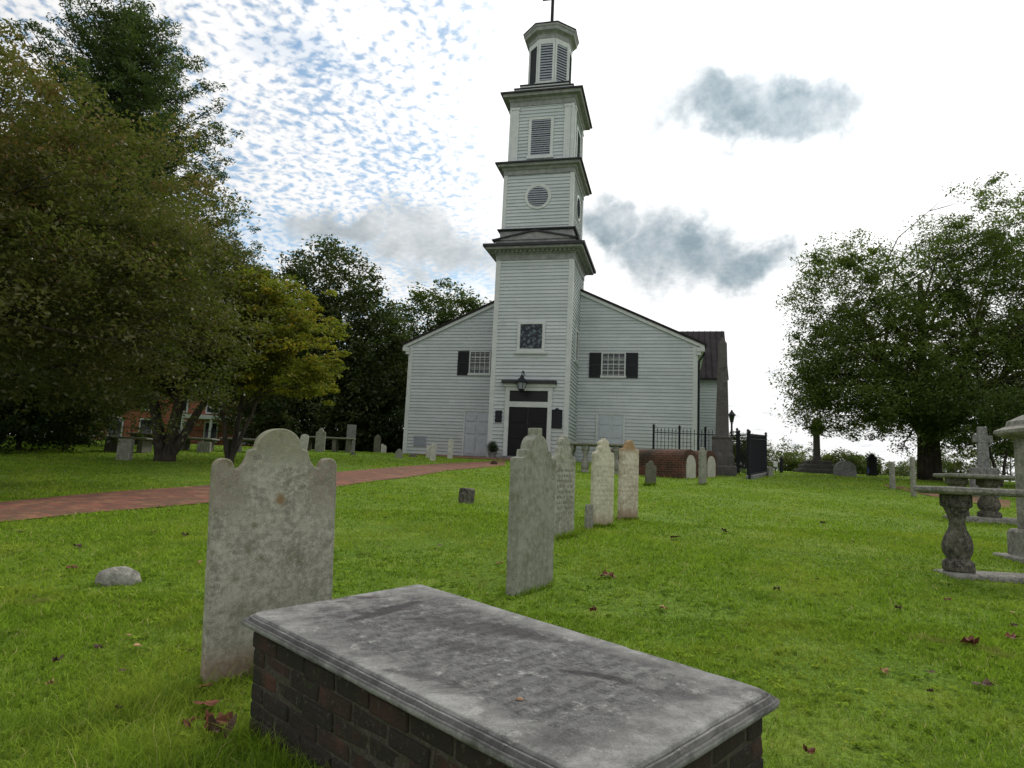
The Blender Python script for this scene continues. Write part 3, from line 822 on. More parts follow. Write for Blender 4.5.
# main door
xa, za = fpix(509.6, 407, -S1); xb, _ = fpix(548, 407, -S1); _, zt1 = fpix(529, 391, -S1); _, zt0 = fpix(529, 402, -S1)
zd0 = ZB + .04; fr = MB(); tk = .22; y = -S1
for sx, xx in ((-1, xa), (1, xb)): fr.box(min(xx, xx + sx * tk), max(xx, xx + sx * tk), y - .14, y, zd0 - .3, zt1 + .2)
fr.box(xa, xb, y - .13, y, za, zt0); fr.box(xa, xb, y - .135, y, zt1, zt1 + .2)
fr.box(xa - .34, xb + .34, y - .2, y, zt1 + .2, zt1 + .36)
door = fr.build('door_surround', M['trim'], CH)
h_ = MB(); h_.box(xa - .42, xb + .42, y - .34, y, zt1 + .36, zt1 + .52); h_.build('door_hood', M['leadroof'], CH)
p = MB(); p.box(xa, xb, y - .05, y - .036, zt0, zt1); p.build('transom_light', M['transom'], CH)
for (a, b_) in ((xa, (xa + xb) / 2 - .006), ((xa + xb) / 2 + .006, xb)):
    d = MB(); d.box(a, b_, y - .075, y - .036, zd0, za)
    for (q0, q1) in ((.06, .30), (.36, .62), (.68, .94)):
        hgt = za - zd0; d.box(a + .14, b_ - .14, y - .095, y - .076, zd0 + hgt * q0, zd0 + hgt * q1)
    dd = d.build('door', M['blackdoor'], CH, bevel=.01)
    hd = MB(); xk = b_ - .08 if a == xa else a + .08; hd.lathe([(.03, 0), (.035, .03), (.02, .05)], n=10); hd.v = [(xk + vx, y - .08 - vz, zd0 + 1.05 + vy) for vx, vy, vz in hd.v]; hd.build('handle', M['brown'], dd)
s = MB(); s.box(xa - .3, xb + .3, y - .75, y - .0, ZB - .4, zd0 - .02); s.build('door_step', M['granite'], CH, bevel=.02)
# plaques
def plaque(pa, pb, top):
    xa, za = fpix(*pa, -S1); xb, zb_ = fpix(*pb, -S1); m_ = (xa + xb) / 2; w = xb - xa
    b = MB(); poly = [(xa, zb_), (xb, zb_), (xb, za)]
    if top:
        poly += [(xb - .05, za + .05), (m_ + w * .2, za + .05), (m_ + w * .12, za + .12), (m_ - w * .12, za + .12), (m_ - w * .2, za + .05), (xa + .05, za + .05)]
    poly += [(xa, za)]
    b.prism(poly, -S1 - .09, -S1 - .02); o = b.build('plaque', M['iron'], CH, bevel=.01)
    tx = MB(); n = 7
    for i in range(n):
        z_ = za - (za - zb_) * (.12 + .76 * i / (n - 1)); k = random.uniform(.62, .8)
        tx.box(m_ - w * k / 2, m_ + w * k / 2, -S1 - .094, -S1 - .09, z_ - .012, z_ + .012)
    tx.build('raised_lines', M['louvre_grey'] if 'louvre_grey' in M else M['leadroof'], o)
plaque((495.8, 410.5), (501.8, 422.5), False); plaque((551.8, 410.5), (562, 428.5), True)
# lantern over the door, hung from a scrolled bracket
lx, lz = fpix(521.5, 384, -S1 - .75); LR = empty('hanging_lantern', (0, 0, 0)); LR.parent = CH
b = MB(); b.tube([(lx, -S1, lz + .55), (lx, -S1 - .45, lz + .72), (lx, -S1 - .75, lz + .62), (lx, -S1 - .75, lz + .42)], [.022] * 4, 6)
b.tube([(lx, -S1, lz + .2), (lx, -S1 - .3, lz + .35), (lx, -S1 - .5, lz + .68)], [.016] * 3, 6)
bo = b.build('lantern_bracket', M['iron'], LR)
b = MB(); y = -S1 - .75
b.lathe([(.05, lz + .46), (.07, lz + .40), (.10, lz + .34), (.36, lz + .10), (.36, lz + .06), (.30, lz + .05)], lx, y, 6)
b.lathe([(.16, lz - .30), (.17, lz - .26), (.10, lz - .38), (.03, lz - .46)], lx, y, 6); b.build('lantern_hood', M['iron'], LR)
b = MB()
for k in range(6):
    a = pi / 3 * k; b.tube([(lx + .28 * cos(a), y + .28 * sin(a), lz + .06), (lx + .165 * cos(a), y + .165 * sin(a), lz - .28)], [.014] * 2, 5)
b.build('lantern_cage', M['iron'], LR)
b = MB(); b.lathe([(.15, lz - .27), (.26, lz + .05)], lx, y, 6); b.build('lantern_glass', M['louvre'], LR)

# pale side doors and hatch on the front
for (pa, pb) in (((466, 411.5), (488.5, 454)), ((598.2, 414.5), (622.8, 447))):
    xa, za = fpix(*pa, FD); xb, _ = fpix(*pb, FD); zb_ = ZB + .06; y = FD
    fr = MB()
    for sx, xx in ((-1, xa), (1, xb)): fr.box(min(xx, xx + sx * .1), max(xx, xx + sx * .1), y - .09, y, zb_ - .2, za + .1)
    fr.box(xa, xb, y - .088, y, za, za + .1); fo = fr.build('door_frame', M['trim'], CH)
    d = MB(); d.box(xa, xb, y - .055, y - .036, zb_, za)
    wd = xb - xa
    for i in range(2):
        for (q0, q1) in ((.05, .42), (.5, .72), (.78, .95)):
            d.box(xa + .1 + i * wd / 2, xa + wd / 2 - .1 + i * wd / 2 + .02, y - .085, y - .056, zb_ + (za - zb_) * q0, zb_ + (za - zb_) * q1)
    d.build('side_door', M['pale_door'], CH, bevel=.008)
xa, za = fpix(414.3, 435.8, FD); xb, zb_ = fpix(426, 446.4, FD)
b = MB(); b.box(xa, xb, FD - .07, FD - .02, zb_, za)
for i in range(8): zz_ = zb_ + .04 + i * (za - zb_ - .06) / 8; b.box(xa + .04, xb - .04, FD - .085, FD - .071, zz_, zz_ + .03)
b.build('wall_vent', M['louvre'], CH)

# transept wing behind, on the right
TXE, TY, TH = 10.55, 15.9, 4.25
t = MB(); 
for ysgn, ang in ((-1, 0), (1, pi)):
    mx = Matrix.Translation((XO, TY + ysgn * (TH - .3), 0)) @ Matrix.Rotation(ang, 4, 'Z')
    siding(t, -TXE + (.0), TXE - XO, ZB - 2.2, 7.2, frame=mx)
mx = Matrix.Translation((TXE, TY, 0)) @ Matrix.Rotation(pi / 2, 4, 'Z')
siding(t, -(TH - .3), TH - .3, ZB - 2.2, 11.1, frame=mx, clip=lambda z: (-min(TH - .3, (11.25 - z) / 4.05 * TH), min(TH - .3, (11.25 - z) / 4.05 * TH)))
t.build('transept_wall', M['siding'], CH)
r = MB()
ridge, eave = 11.25, 7.2
r.mx = Matrix.Translation((0, TY, 0)) @ Matrix.Rotation(pi / 2, 4, 'Z')
r.prism([(-TH - .15, eave - .14), (0, ridge), (TH + .15, eave - .14), (TH + .15, eave), (0, ridge + .14), (-TH - .15, eave)], -TXE - .25, 0)
trf = r.build('transept_roof', M['roof'], CH)
s = MB()
for i in range(24):
    x = 1.2 + i * .41
    s.add([(x - .02, TY - TH - .15, eave + .01), (x + .02, TY - TH - .15, eave + .01), (x + .02, TY, ridge + .15), (x - .02, TY, ridge + .15),
           (x - .02, TY - TH - .15, eave + .06), (x + .02, TY - TH - .15, eave + .06), (x + .02, TY, ridge + .20), (x - .02, TY, ridge + .20)],
          [(4, 5, 6, 7), (0, 4, 7, 3), (1, 2, 6, 5), (0, 1, 5, 4)])
s.build('roof_seam', M['roof'], trf)
b = MB(); b.box(TXE + .02, TXE + .07, TY - TH + .3, TY - TH + .5, ZB - 2, 7.0); b.box(TXE - .16, TXE + .03, TY - TH + .24, TY - TH + .27, ZB - 2, 7.0); b.build('corner_board', M['trim'], CH)

# brick apron in front of the church
A = [ch_world(x, yy) for x, yy in ((-6.6, FD - .06), (-S1 - .06, FD - .06), (-S1 - .06, -S1 - .06), (S1 + .3, -S1 - .06))]
B = [ch_world(x, yy) for x, yy in ((-7.6, FD - 2.2), (-4.6, -S1 - 2.4), (-2.4, -S1 - 3.4), (S1 + .3, -S1 - 3.4))]
strip('forecourt', A, B, M['path_brick'], 'red brick apron in front of the church door', 'paving', lift=.022)


# ---------------------------------------------------------------- foreground box tomb
def on_slab(px, py):
    d = ray(px, py); o = Vector((0, 0, EYE)); n = ez; p0 = Mt.translation; t_ = (p0 - o).dot(n) / d.dot(n)
    return Mt.inverted() @ (o + d * t_)
TOMB = empty('box_tomb', (-.084, 2.598, 0))
tag(TOMB, 'nearest tomb, a wide grey marble slab on a low dark brick base', 'tomb')
tyaw = -.7794
ex = Vector((cos(tyaw), sin(tyaw), -.0465)).normalized(); ey = Vector((-sin(tyaw), cos(tyaw), .0606)); ey = (ey - ey.dot(ex) * ex).normalized(); ez = ex.cross(ey)
Mt = Matrix((ex, ey, ez)).transposed().to_4x4(); Mt.translation = (-.084, 2.598, EYE - .618)
TOMB.matrix_world = Mt
HX, HY = .928, .466
for (px1, py1, px2, py2, wd_, st_) in ((345, 622, 425, 600, .045, .9), (400, 615, 560, 640, .11, .55), (430, 640, 500, 655, .06, .6), (545, 668, 640, 684, .028, .95), (480, 622, 560, 645, .06, .6), (385, 668, 470, 690, .03, .6), (640, 690, 720, 700, .05, .5), (560, 640, 680, 672, .05, .4), (500, 740, 600, 735, .05, .35)):
    a_, b_ = on_slab(px1, py1), on_slab(px2, py2); c_ = (a_ + b_) / 2; STAINS.append((c_.x, c_.y, (b_ - a_).length / 2, wd_, math.atan2(b_.y - a_.y, b_.x - a_.x), st_))
M['ledger'] = slab_mat()
s = MB()
prof = [(-.040, -.070), (-.034, -.067), (-.030, -.056), (-.012, -.052), (-.002, -.044), (.0, -.034), (-.003, -.025), (-.009, -.021), (-.013, -.027), (-.017, -.027), (-.019, -.013), (-.024, -.009), (-.028, -.016), (-.032, -.016), (-.034, -.003), (-.040, 0)]
rings = []
def densr(hx, hy, z, k=60, k2=30):
    pts = []
    for i in range(k): pts.append((-hx + 2 * hx * i / k, -hy, z))
    for i in range(k2): pts.append((hx, -hy + 2 * hy * i / k2, z))
    for i in range(k): pts.append((hx - 2 * hx * i / k, hy, z))
    for i in range(k2): pts.append((-hx, hy - 2 * hy * i / k2, z))
    return pts
for o_, z in prof:
    hx, hy = HX + o_, HY + o_
    pts = densr(hx, hy, z)
    ch = .012
    out = []
    for p in pts:
        w = mnoise.noise(Vector(p) * 9 + Vector((z * 20, 0, 0))) * .004 - max(0, mnoise.noise(Vector(p) * 14) - .38) * .03
        q = Vector(p); q.x += w * (1 if q.x > 0 else -1); q.y += w * (1 if q.y > 0 else -1); q.z += mnoise.noise(Vector(p) * 6) * .002
        # worn, slightly clipped corners
        if abs(q.x) > hx - ch and abs(q.y) > hy - ch: q.x *= 1 - ch / hx * .7; q.y *= 1 - ch / hy * .7
        out.append(q)
    rings.append(out)
s.loops(rings)
slab = s.build('ledger_slab', M['ledger'], TOMB, smooth=False)
for i_, p_ in enumerate(slab.data.polygons): p_.use_smooth = len(p_.vertices) == 4
# brick body, real bricks around a mortar core
core = MB(); bx, by = HX - .042, HY - .042
core.box(-bx + .007, bx - .007, -by + .007, by - .007, -.75, -.066); core.build('mortar_core', M['mortar'], TOMB)
bk = MB(); bl, bh, bd = .205, .062, .09; row = 0; z = -.072
while z > -.70:
    for side in range(4):
        L = bx if side % 2 == 0 else by; dist = by if side % 2 == 0 else bx
        Rm = Matrix.Rotation(side * pi / 2, 4, 'Z'); x = -L + (0 if row % 2 == side % 2 else -bl / 2)
        while x < L - .005:
            a, b_ = max(x, -L), min(x + bl, L)
            if b_ - a > .03:
                j = random.uniform(-.004, .006); jz = random.uniform(-.002, .002); tn = random.random() ** 1.4
                rr = Matrix.Rotation(random.uniform(-.02, .02), 3, 'Z') @ Matrix.Rotation(random.uniform(-.02, .02), 3, 'Y')
                bk.mx = Rm; bk.box(a + .0015, b_ - .0015, -dist + j, -dist + bd, z - bh + jz, z + jz - .0, tint=tn, rot=rr)
            x += bl + .005
    z -= bh + .007; row += 1
bo_ = bk.build('brick_course', M['tomb_brick'], TOMB, bevel=.009)
for v_ in bo_.data.vertices: v_.co += mnoise.noise_vector(v_.co * 31) * .006
# leaf scrap and crumbs on the slab
def scrap(u_, v_, r_):
    p = Mt @ Vector((u_, v_, .001)); b = MB(); n = 9
    ring = [(r_ * (1 + .35 * random.uniform(-1, 1)) * cos(2 * pi * i / n), .7 * r_ * (1 + .3 * random.uniform(-1, 1)) * sin(2 * pi * i / n), r_ * .25 * random.random()) for i in range(n)]
    ring2 = [(x * .7, y * .7, r_ * .45) for x, y, _ in ring]
    b.loops([[(x, y, 0) for x, y, _ in ring], ring, ring2])
    o = b.build('seed_husk', M['husk'], bevel=.001); o.location = p; return tag(o, 'small tan seed husk lying on the wide grey slab', 'seed husk')
M['husk'] = simple('tan_husk', (.30, .19, .12), .8, var=.4, scale=60)
q = on_slab(520, 700); scrap(q.x, q.y, .013)

# ---------------------------------------------------------------- headstones
def arc(cx, cz, r, a0, a1, n=10, rz=None):
    rz = rz or r
    return [(cx + r * cos(rad(a0 + (a1 - a0) * i / n)), cz + rz * sin(rad(a0 + (a1 - a0) * i / n))) for i in range(n + 1)]

def prof_big(w, h):                     # lobed shoulders, scooped, small ledges, round head
    k = w / 124
    half = [(62, 43), (62, 41)] + [(53 + 9 * cos(rad(a)), 39 - 9 * sin(rad(a))) for a in range(15, 170, 22)] + [(43.5, 40), (41, 41), (37, 39), (33, 34), (30.5, 28), (30, 23.5), (28, 21.5), (24, 21)] + \
        [(23 * cos(rad(a)), 21 - 21 * sin(rad(a))) for a in range(6, 90, 9)]
    r_ = [(x * k, h - y * k) for x, y in half]
    return [(-w / 2, -.25), (w / 2, -.25)] + r_ + [(0, h)] + [(-x, z) for x, z in reversed(r_)]
def prof_finial(w, h):                  # square shoulders, stepped, round head with a square knob
    zs = h - .45 * w
    return [(-w / 2, -.25), (w / 2, -.25), (w / 2, zs), (w * .36, zs + .01)] + [(w * .34, zs + w * .12), (w * .26, zs + w * .13)] + \
        arc(0, zs + w * .13, w * .25, 0, 76, 7, rz=w * .22) + [(w * .06, h - .005), (w * .055, h), (-w * .055, h), (-w * .06, h - .005)] + arc(0, zs + w * .13, w * .25, 104, 180, 7, rz=w * .22) + \
        [(-w * .26, zs + w * .13), (-w * .34, zs + w * .12), (-w * .36, zs + .01), (-w / 2, zs)]
def prof_ornate(w, h):                  # concave shoulders rising to a scrolled crest
    zs = h - w * .62
    r_ = [(w / 2, zs), (w * .46, zs + w * .04), (w * .36, zs + w * .06), (w * .30, zs + w * .14), (w * .27, zs + w * .27), (w * .20, zs + w * .32), (w * .23, zs + w * .42), (w * .17, zs + w * .52), (w * .07, zs + w * .54), (w * .05, zs + w * .61)]
    return [(-w / 2, -.25), (w / 2, -.25)] + r_ + [(-x, z) for x, z in reversed(r_)]
def prof_bell(w, h):                    # square shoulders with small crowned head
    zs = h - w * .42
    r_ = [(w / 2, zs), (w * .40, zs + w * .02), (w * .37, zs - w * .03), (w * .32, zs + w * .02), (w * .27, zs + w * .13), (w * .20, zs + w * .20), (w * .19, zs + w * .30), (w * .12, zs + w * .38), (w * .03, zs + w * .42)]
    return [(-w / 2, -.25), (w / 2, -.25)] + r_ + [(-x, z) for x, z in reversed(r_)]
def prof_round(w, h): return [(-w / 2, -.2), (w / 2, -.2)] + arc(0, h - w * .42, w / 2, 0, 180, 12, rz=w * .42)
def prof_tudor(w, h):
    zs = h - w * .35
    return [(-w / 2, -.2), (w / 2, -.2), (w / 2, zs), (w * .38, zs), (w * .34, zs + w * .06)] + arc(0, zs + w * .06, w * .3, 0, 180, 10, rz=w * .29) + [(-w * .34, zs + w * .06), (-w * .38, zs), (-w / 2, zs)]
def prof_point(w, h): return [(-w / 2, -.2), (w / 2, -.2), (w / 2, h - w * .55), (w * .28, h - w * .22), (.0, h), (-w * .28, h - w * .22), (-w / 2, h - w * .55)]
def prof_flat(w, h): return [(-w / 2, -.2), (w / 2, -.2), (w / 2, h - .02), (w / 2 - .03, h), (-w / 2 + .03, h), (-w / 2, h - .02)]

def wear(o, amp=.004, f=7):
    """rough up edges a little so no outline is ruler straight"""
    for v_ in o.data.vertices:
        p = v_.co; n_ = mnoise.noise_vector(p * f + Vector((o.location.x, 0, 3))); v_.co = p + n_ * amp

def headstone(label, loc, yaw, w, h, thick, prof, mat, lean=(0, 0), bevel=.012, dens=True, name='headstone', cat='headstone', group='headstones in the churchyard'):
    pl = prof(w, h)
    if dens:                            # subdivide long edges for wear
        out = []
        for a, b_ in zip(pl, pl[1:] + pl[:1]):
            L = math.dist(a, b_); k = max(1, int(L / .12))
            for i in range(k): out.append((a[0] + (b_[0] - a[0]) * i / k, a[1] + (b_[1] - a[1]) * i / k))
        pl = out
    b = MB(); b.prism(pl, -thick / 2, thick / 2); o = b.build(name, mat, bevel=bevel)
    wear(o, .0035)
    o.location = loc; o.rotation_euler = (lean[0], lean[1], yaw); tag(o, label, cat, group)
    return o

def size(px_w, px_h, loc, yaw=0): 
    return px_w / F * loc.y, px_h / F * loc.y

# big foreground headstone behind the tomb's corner
p = on(268, 3.66)
H0 = headstone('large mottled headstone with scooped shoulders and round head behind the wide grey slab', Vector((p.x + .0, 3.66, gz(p.x, 3.66))), rad(38), .635, 1.225, .075, prof_big, M['head_big'], (rad(1), rad(-3.0)), bevel=.012)

HS = [
 # label, px, py base, wpx, hpx, yaw deg, thick, profile, material, lean, true width (m) or None
 ('tall grey headstone with a square knob on its round head, beside the wide slab', 530, 590, None, 157, 56, .10, prof_finial, 'head_grey', (0, -1.0), .56),
 ('carved grey headstone with rows of lettering behind the grey knob-topped stone', 561, 538, None, 101, 52, .08, prof_ornate, 'head_carved', (0, -1), .46),
 ('cream headstone with a scrolled crest, left of the orange-topped one', 601.5, 527, None, 87, 30, .09, prof_ornate, 'head_cream', (0, -.5), .34),
 ('cream headstone with an orange-stained crest and dark spots', 627.5, 519.5, None, 78, 30, .09, prof_bell, 'head_orange', (0, 0), .33),
 ('small dark grey headstone standing in front of the brick vault', 650.5, 486, None, 25, 20, .07, prof_bell, 'head_dark', (0, 0), .33),
 ('narrow grey-green headstone between the two brick vault ends', 702.5, 484.5, None, 37, 40, .10, prof_bell, 'head_mid', (0, -.5), .29),
 ('white headstone with flat top, just right of the large mottled headstone', 302, 453, 8, 19, 10, .12, prof_round, 'head_white', (0, 5), None),
 ('pale headstone with shouldered round top in front of the long table tomb', 319.5, 452, 9.5, 24, 0, .12, prof_bell, 'head_mid', (0, 0), None),
 ('tall plain grey slab standing at the end of the long table tomb', 350, 451, 8.5, 26.5, 0, .2, prof_flat, 'granite', (0, 0), None),
 ('dark narrow headstone against the black hedge left of the church', 376.8, 452, 6.5, 18, 0, .14, prof_point, 'head_dark', (0, 0), None),
 ('tiny white marker with rounded head beside the dark narrow headstone', 382, 453, 2.4, 9, 0, .08, prof_round, 'head_white', (0, 0), None),
 ('tiny white pointed marker left of the church corner', 384.6, 450, 3.6, 8, 0, .08, prof_point, 'head_white', (0, 0), None),
 ('small squat white headstone at the left corner of the church', 398.8, 458, 7, 9, 0, .12, prof_tudor, 'head_mid', (0, 0), None),
 ('thin white marker leaning behind the short white block by the wall vent', 427.5, 458, 3.4, 12, 0, .1, prof_round, 'head_white', (0, 3), None),
 ('short white block marker under the grey wall vent', 432.5, 460.5, 5.5, 17, 0, .16, prof_round, 'head_white', (0, 2), None),
 ('slim white pointed marker between the vent and the pale side door', 449.8, 458.5, 5.2, 20, 0, .14, prof_point, 'head_white', (0, 0), None),
 ('short weathered stump of stone alone on the lawn', 466, 503, 12, 14.5, -20, .22, prof_flat, 'darkstone', (0, 3), None),
 ('grey headstone standing in front of the leftmost table tomb', 124, 460, 14, 21, 0, .14, prof_flat, 'head_mid', (0, 0), None),
 ('grey headstone between the two trees, squat and square', 203.5, 453, 12.5, 11, 5, .14, prof_flat, 'head_mid', (0, 0), None),
 ('pale grey headstone right of the yellowing tree trunk', 236.5, 452, 8.5, 20, 0, .14, prof_flat, 'monument', (0, 0), None),
 ('small footstone at the left foot of the cream scrolled headstone', 588.5, 529, None, 24, 30, .06, prof_flat, 'head_mid', (0, 0), .10),
 ('small dark footstone showing just above the brick vault', 648, 452, 4, 14, 0, .1, prof_round, 'head_dark', (0, 0), None),
 ('dark polished headstone with rounded top beneath the large right tree', 872, 476, 9, 22, 0, .16, prof_tudor, 'blackstone', (0, 0), None),
 ('low grey boulder-like headstone among brown flowers right of the stepped cross', 845, 476, 20, 15, 0, .3, prof_round, 'granite', (0, 0), None),
 ('small tan stone block at the foot of the dark iron fence', 770, 476.5, 4.6, 9.5, 0, .2, prof_flat, 'head_mid', (0, 0), None),
]
for (label, px, py, wpx, hpx, yaw, th, pf, mt, lean, tw_) in HS:
    p = hit(px, py)
    if 'brick vault' in label and 'above' in label: p = on(px, 24)
    w = tw_ if tw_ else wpx / F * p.y; h = hpx / F * p.y
    headstone(label, p, rad(yaw), w, h, th, pf, M[mt], (0, rad(lean[1])), bevel=.012 if h > .7 else .008)

# fallen rounded stone on the left lawn
def rock(name, label, loc, sx, sy, sz, mat, cat, yaw=0.0, seed=1):
    bmm = bmesh.new(); bmesh.ops.create_icosphere(bmm, subdivisions=4, radius=1)
    for v_ in bmm.verts:
        n_ = mnoise.fractal(v_.co * 1.3 + Vector((seed, 0, 0)), 1, 2, 4); v_.co *= 1 + .12 * n_
        v_.co = Vector((v_.co.x * sx, v_.co.y * sy, v_.co.z * sz))
    me = bpy.data.meshes.new(name); bmm.to_mesh(me); bmm.free(); me.shade_smooth(); me.materials.append(mat)
    o = bpy.data.objects.new(name, me); col.objects.link(o); o.location = loc; o.rotation_euler = (0, 0, yaw); return tag(o, label, cat)
p = hit(118, 583)
rock('broken_stone', 'low rounded grey stone half sunk in the left lawn', p + Vector((0, 0, .02)), .155, .10, .10, M['monument'], 'stone', rad(20), 3)
p = hit(413, 457); rock('garden_stone', 'dark brown lump of stone below the wall vent', p, .2, .15, .16, M['darkstone'], 'stone', 0, 9)
p = hit(494, 464.5); rock('kerb_stone', 'dark reddish stone on the path edge near the black door', p, .16, .12, .17, M['brown'], 'stone', 0, 5)
p = hit(353, 455); rock('field_stone', 'dark small stone beside the tall plain grey slab', p, .13, .1, .14, M['darkstone'], 'stone', 0, 12)

# ---------------------------------------------------------------- brick barrel vaults
def vault(label, loc, yaw, L, w, h):
    r = empty('brick_vault', loc, yaw); tag(r, label, 'brick tomb', 'brick vault tombs')
    rise = .36; zs = h - rise
    pf = [(w / 2, -.3), (w / 2, zs)] + arc(0, zs, w / 2, 0, 180, 12, rz=rise) + [(-w / 2, zs), (-w / 2, -.3)]
    b = MB(); b.prism(pf, 0, L); b.build('brick_body', M['vault_brick'], r)
    pw = w * .62; zs2 = h - .20 - pw / 2
    pf = [(pw / 2, -.1), (pw / 2, zs2)] + arc(0, zs2, pw / 2, 0, 180, 12) + [(-pw / 2, zs2), (-pw / 2, -.1)]
    b = MB(); b.prism(pf, -.05, -.004); b.build('arched_tablet', M['pale_panel'], r, bevel=.01)
    ri = MB(); a0 = arc(0, zs2, pw / 2 + .13, 0, 180, 13); a1 = arc(0, zs2, pw / 2 + .01, 0, 180, 13)
    for i in range(13):
        ri.prism([a1[i], a0[i], (a0[i + 1][0] * .98 + a0[i][0] * .02, a0[i + 1][1] * .98 + a0[i][1] * .02), (a1[i + 1][0] * .98 + a1[i][0] * .02, a1[i + 1][1] * .98 + a1[i][1] * .02)], -.03, -.003)
    ri.build('arch_ring', M['vault_brick'], r)
    return r
p = hit(690, 478.5)
vault('long low brick vault tomb, the nearer one with a pale arched tablet in its end', p, rad(46), 3.3, 1.0, 1.02)
p2 = on(710.5, p.y + 1.25)
vault('brick vault tomb behind the nearer one, only its arched tablet end showing', p2, rad(46), 2.6, .95, .98)

# ---------------------------------------------------------------- table tombs
def baluster_prof(h, s=1.0):
    P = [(.20, 0), (.20, .12), (.15, .16), (.20, .24), (.215, .34), (.19, .44), (.12, .56), (.105, .64), (.14, .74), (.17, .80), (.17, .82), (.20, .84), (.20, 1.0)]
    return [(r * s, z * h) for r, z in P]
def table_tomb(label, loc, yaw, L, W, h, th, legs, mat_top, mat_leg, base=True, tilt=(0, 0), legform='baluster', group='table tombs', ls=.75):
    r = empty('table_tomb', loc, yaw, tilt); tag(r, label, 'table tomb', group)
    z0 = .07 if base else -.1
    if base:
        b = MB(); b.rectstack(L / 2 - .13, W / 2 - .06, [(0, -.25), (0, .045), (-.015, .06), (-.05, .07)]); b.build('base_slab', mat_top, r, bevel=.01)
    b = MB(); b.rectstack(L / 2, W / 2, [(-.05, h - th), (-.02, h - th + .01), (0, h - th * .6), (0, h - .012), (-.012, h)]); o = b.build('top_slab', mat_top, r, bevel=.006)
    for (x, y) in legs:
        b = MB()
        if legform == 'baluster':
            pr = baluster_prof(h - th - z0, ls); q = 24
            rings = []
            for rr, z in pr:
                ring = []
                for i in range(q):
                    a = 2 * pi * i / q; e_ = (abs(cos(a)) ** 4 + abs(sin(a)) ** 4) ** -.25
                    flat = z / (h - th - z0) < .13 or z / (h - th - z0) > .83
                    e2 = e_ if flat else e_ ** .35
                    ring.append((x + rr * e2 * cos(a), y + rr * e2 * sin(a), z0 + z))
                rings.append(ring)
            b.loops(rings); lo = b.build('leg', mat_leg, r, bevel=.01); wear(lo, .008, 5)
            for pp in lo.data.polygons: pp.use_smooth = len(pp.vertices) == 4
        else:
            b.box(x - .09, x + .09, y - W / 2 + .12, y + W / 2 - .12, z0, h - th); b.build('leg', mat_leg, r, bevel=.015)
    return r
# near right table: left end at pixel 928..., leg at 957,578
pA = hit(956, 579.5); yawA = rad(-4)
LA, WA = 1.60, .56
cA = Vector((pA.x + .70, pA.y + .20, 0)); cA.z = gz(cA.x, cA.y) - .02
table_tomb('nearest table tomb on the right, slab carried on a dark swelling leg', cA, yawA, LA, WA, .91, .075, ((-.52, 0), (.60, 0)), M['table_top'], M['darkstone'], ls=.62, group='table tombs at the right edge')
pB = hit(1009, 526)
cB = Vector((pB.x + .25, pB.y + .6, 0)); cB.z = gz(cB.x, cB.y) + .02
table_tomb('second table tomb on the right, behind the nearest one', cB, rad(-5), 1.95, .8, .86, .08, ((-.17, 0), (-.74, 0), (.75, 0)), M['table_top'], M['darkstone'], ls=.85, group='table tombs at the right edge')
# middle table tomb in front of the church
pC = hit(594, 472.5)
table_tomb('table tomb on stone balusters in front of the right-hand pale door', pC + Vector((0, .3, 0)), rad(-12), 64 / F * pC.y, .95, 29 / F * pC.y, .09, ((-.85, -.25), (-.28, -.25), (.28, -.25), (.85, -.25), (-.85, .28), (.85, .28)), M['table_top'], M['head_mid'], base=False, ls=.72)
# left ones under the trees
for (label, px, py, wpx, hpx, n, yw) in (
    ('leftmost table tomb under the bronze tree, behind a grey headstone', 128, 452, 45, 14.5, 2, 4),
    ('table tomb just right of the multi-stemmed trunk, under the trees', 196, 451, 36, 12, 2, 6),
    ('table tomb right of the yellowing tree trunk, half hidden by the big headstone', 246, 452, 46, 13, 2, 0),
    ('table tomb between the bronze tree stems and the house, small and pale', 150, 445, 40, 8, 3, 0),
    ('long table tomb on slab legs in front of the dark hedge', 328, 451.5, 50, 14, 4, 4)):
    p = hit(px, py); L = wpx / F * p.y; h = hpx / F * p.y
    table_tomb(label, p, rad(yw), L, 1.0, max(h, .5), .07, [(-L / 2 + .25 + i * (L - .5) / (n - 1), 0) for i in range(n)], M['monument'], M['head_dark'], base=False, legform='slab', group='table tombs under the trees')

# pedestal monument at the right edge
pM = hit(1010, 567)
mm = empty('pedestal_monument', Vector((pM.x + .80, pM.y + .35, pM.z)), rad(-6)); tag(mm, 'stone pedestal monument with a moulded cap at the right edge', 'monument')
hM = (567 - 425) / F * pM.y
b = MB(); b.rectstack(.46, .46, [(0, -.2), (0, .07), (-.02, .09)]); b.build('base_slab', M['table_top'], mm, bevel=.01)
b = MB(); b.rectstack(.34, .34, [(0, .08), (0, .36), (-.03, .40)]); b.build('plinth', M['monument'], mm, bevel=.01)
b = MB(); b.rectstack(.26, .26, [(0, .38), (-.004, hM - .12)]); b.build('shaft', M['monument'], mm, bevel=.008)
b = MB(); b.rectstack(.262, .262, [(0, hM - .14), (.03, hM - .12), (.11, hM - .10), (.14, hM - .07), (.14, hM - .03), (.05, hM + .02), (.04, hM + .08), (-.08, hM + .16)]); b.build('cap', M['monument'], mm, bevel=.006)

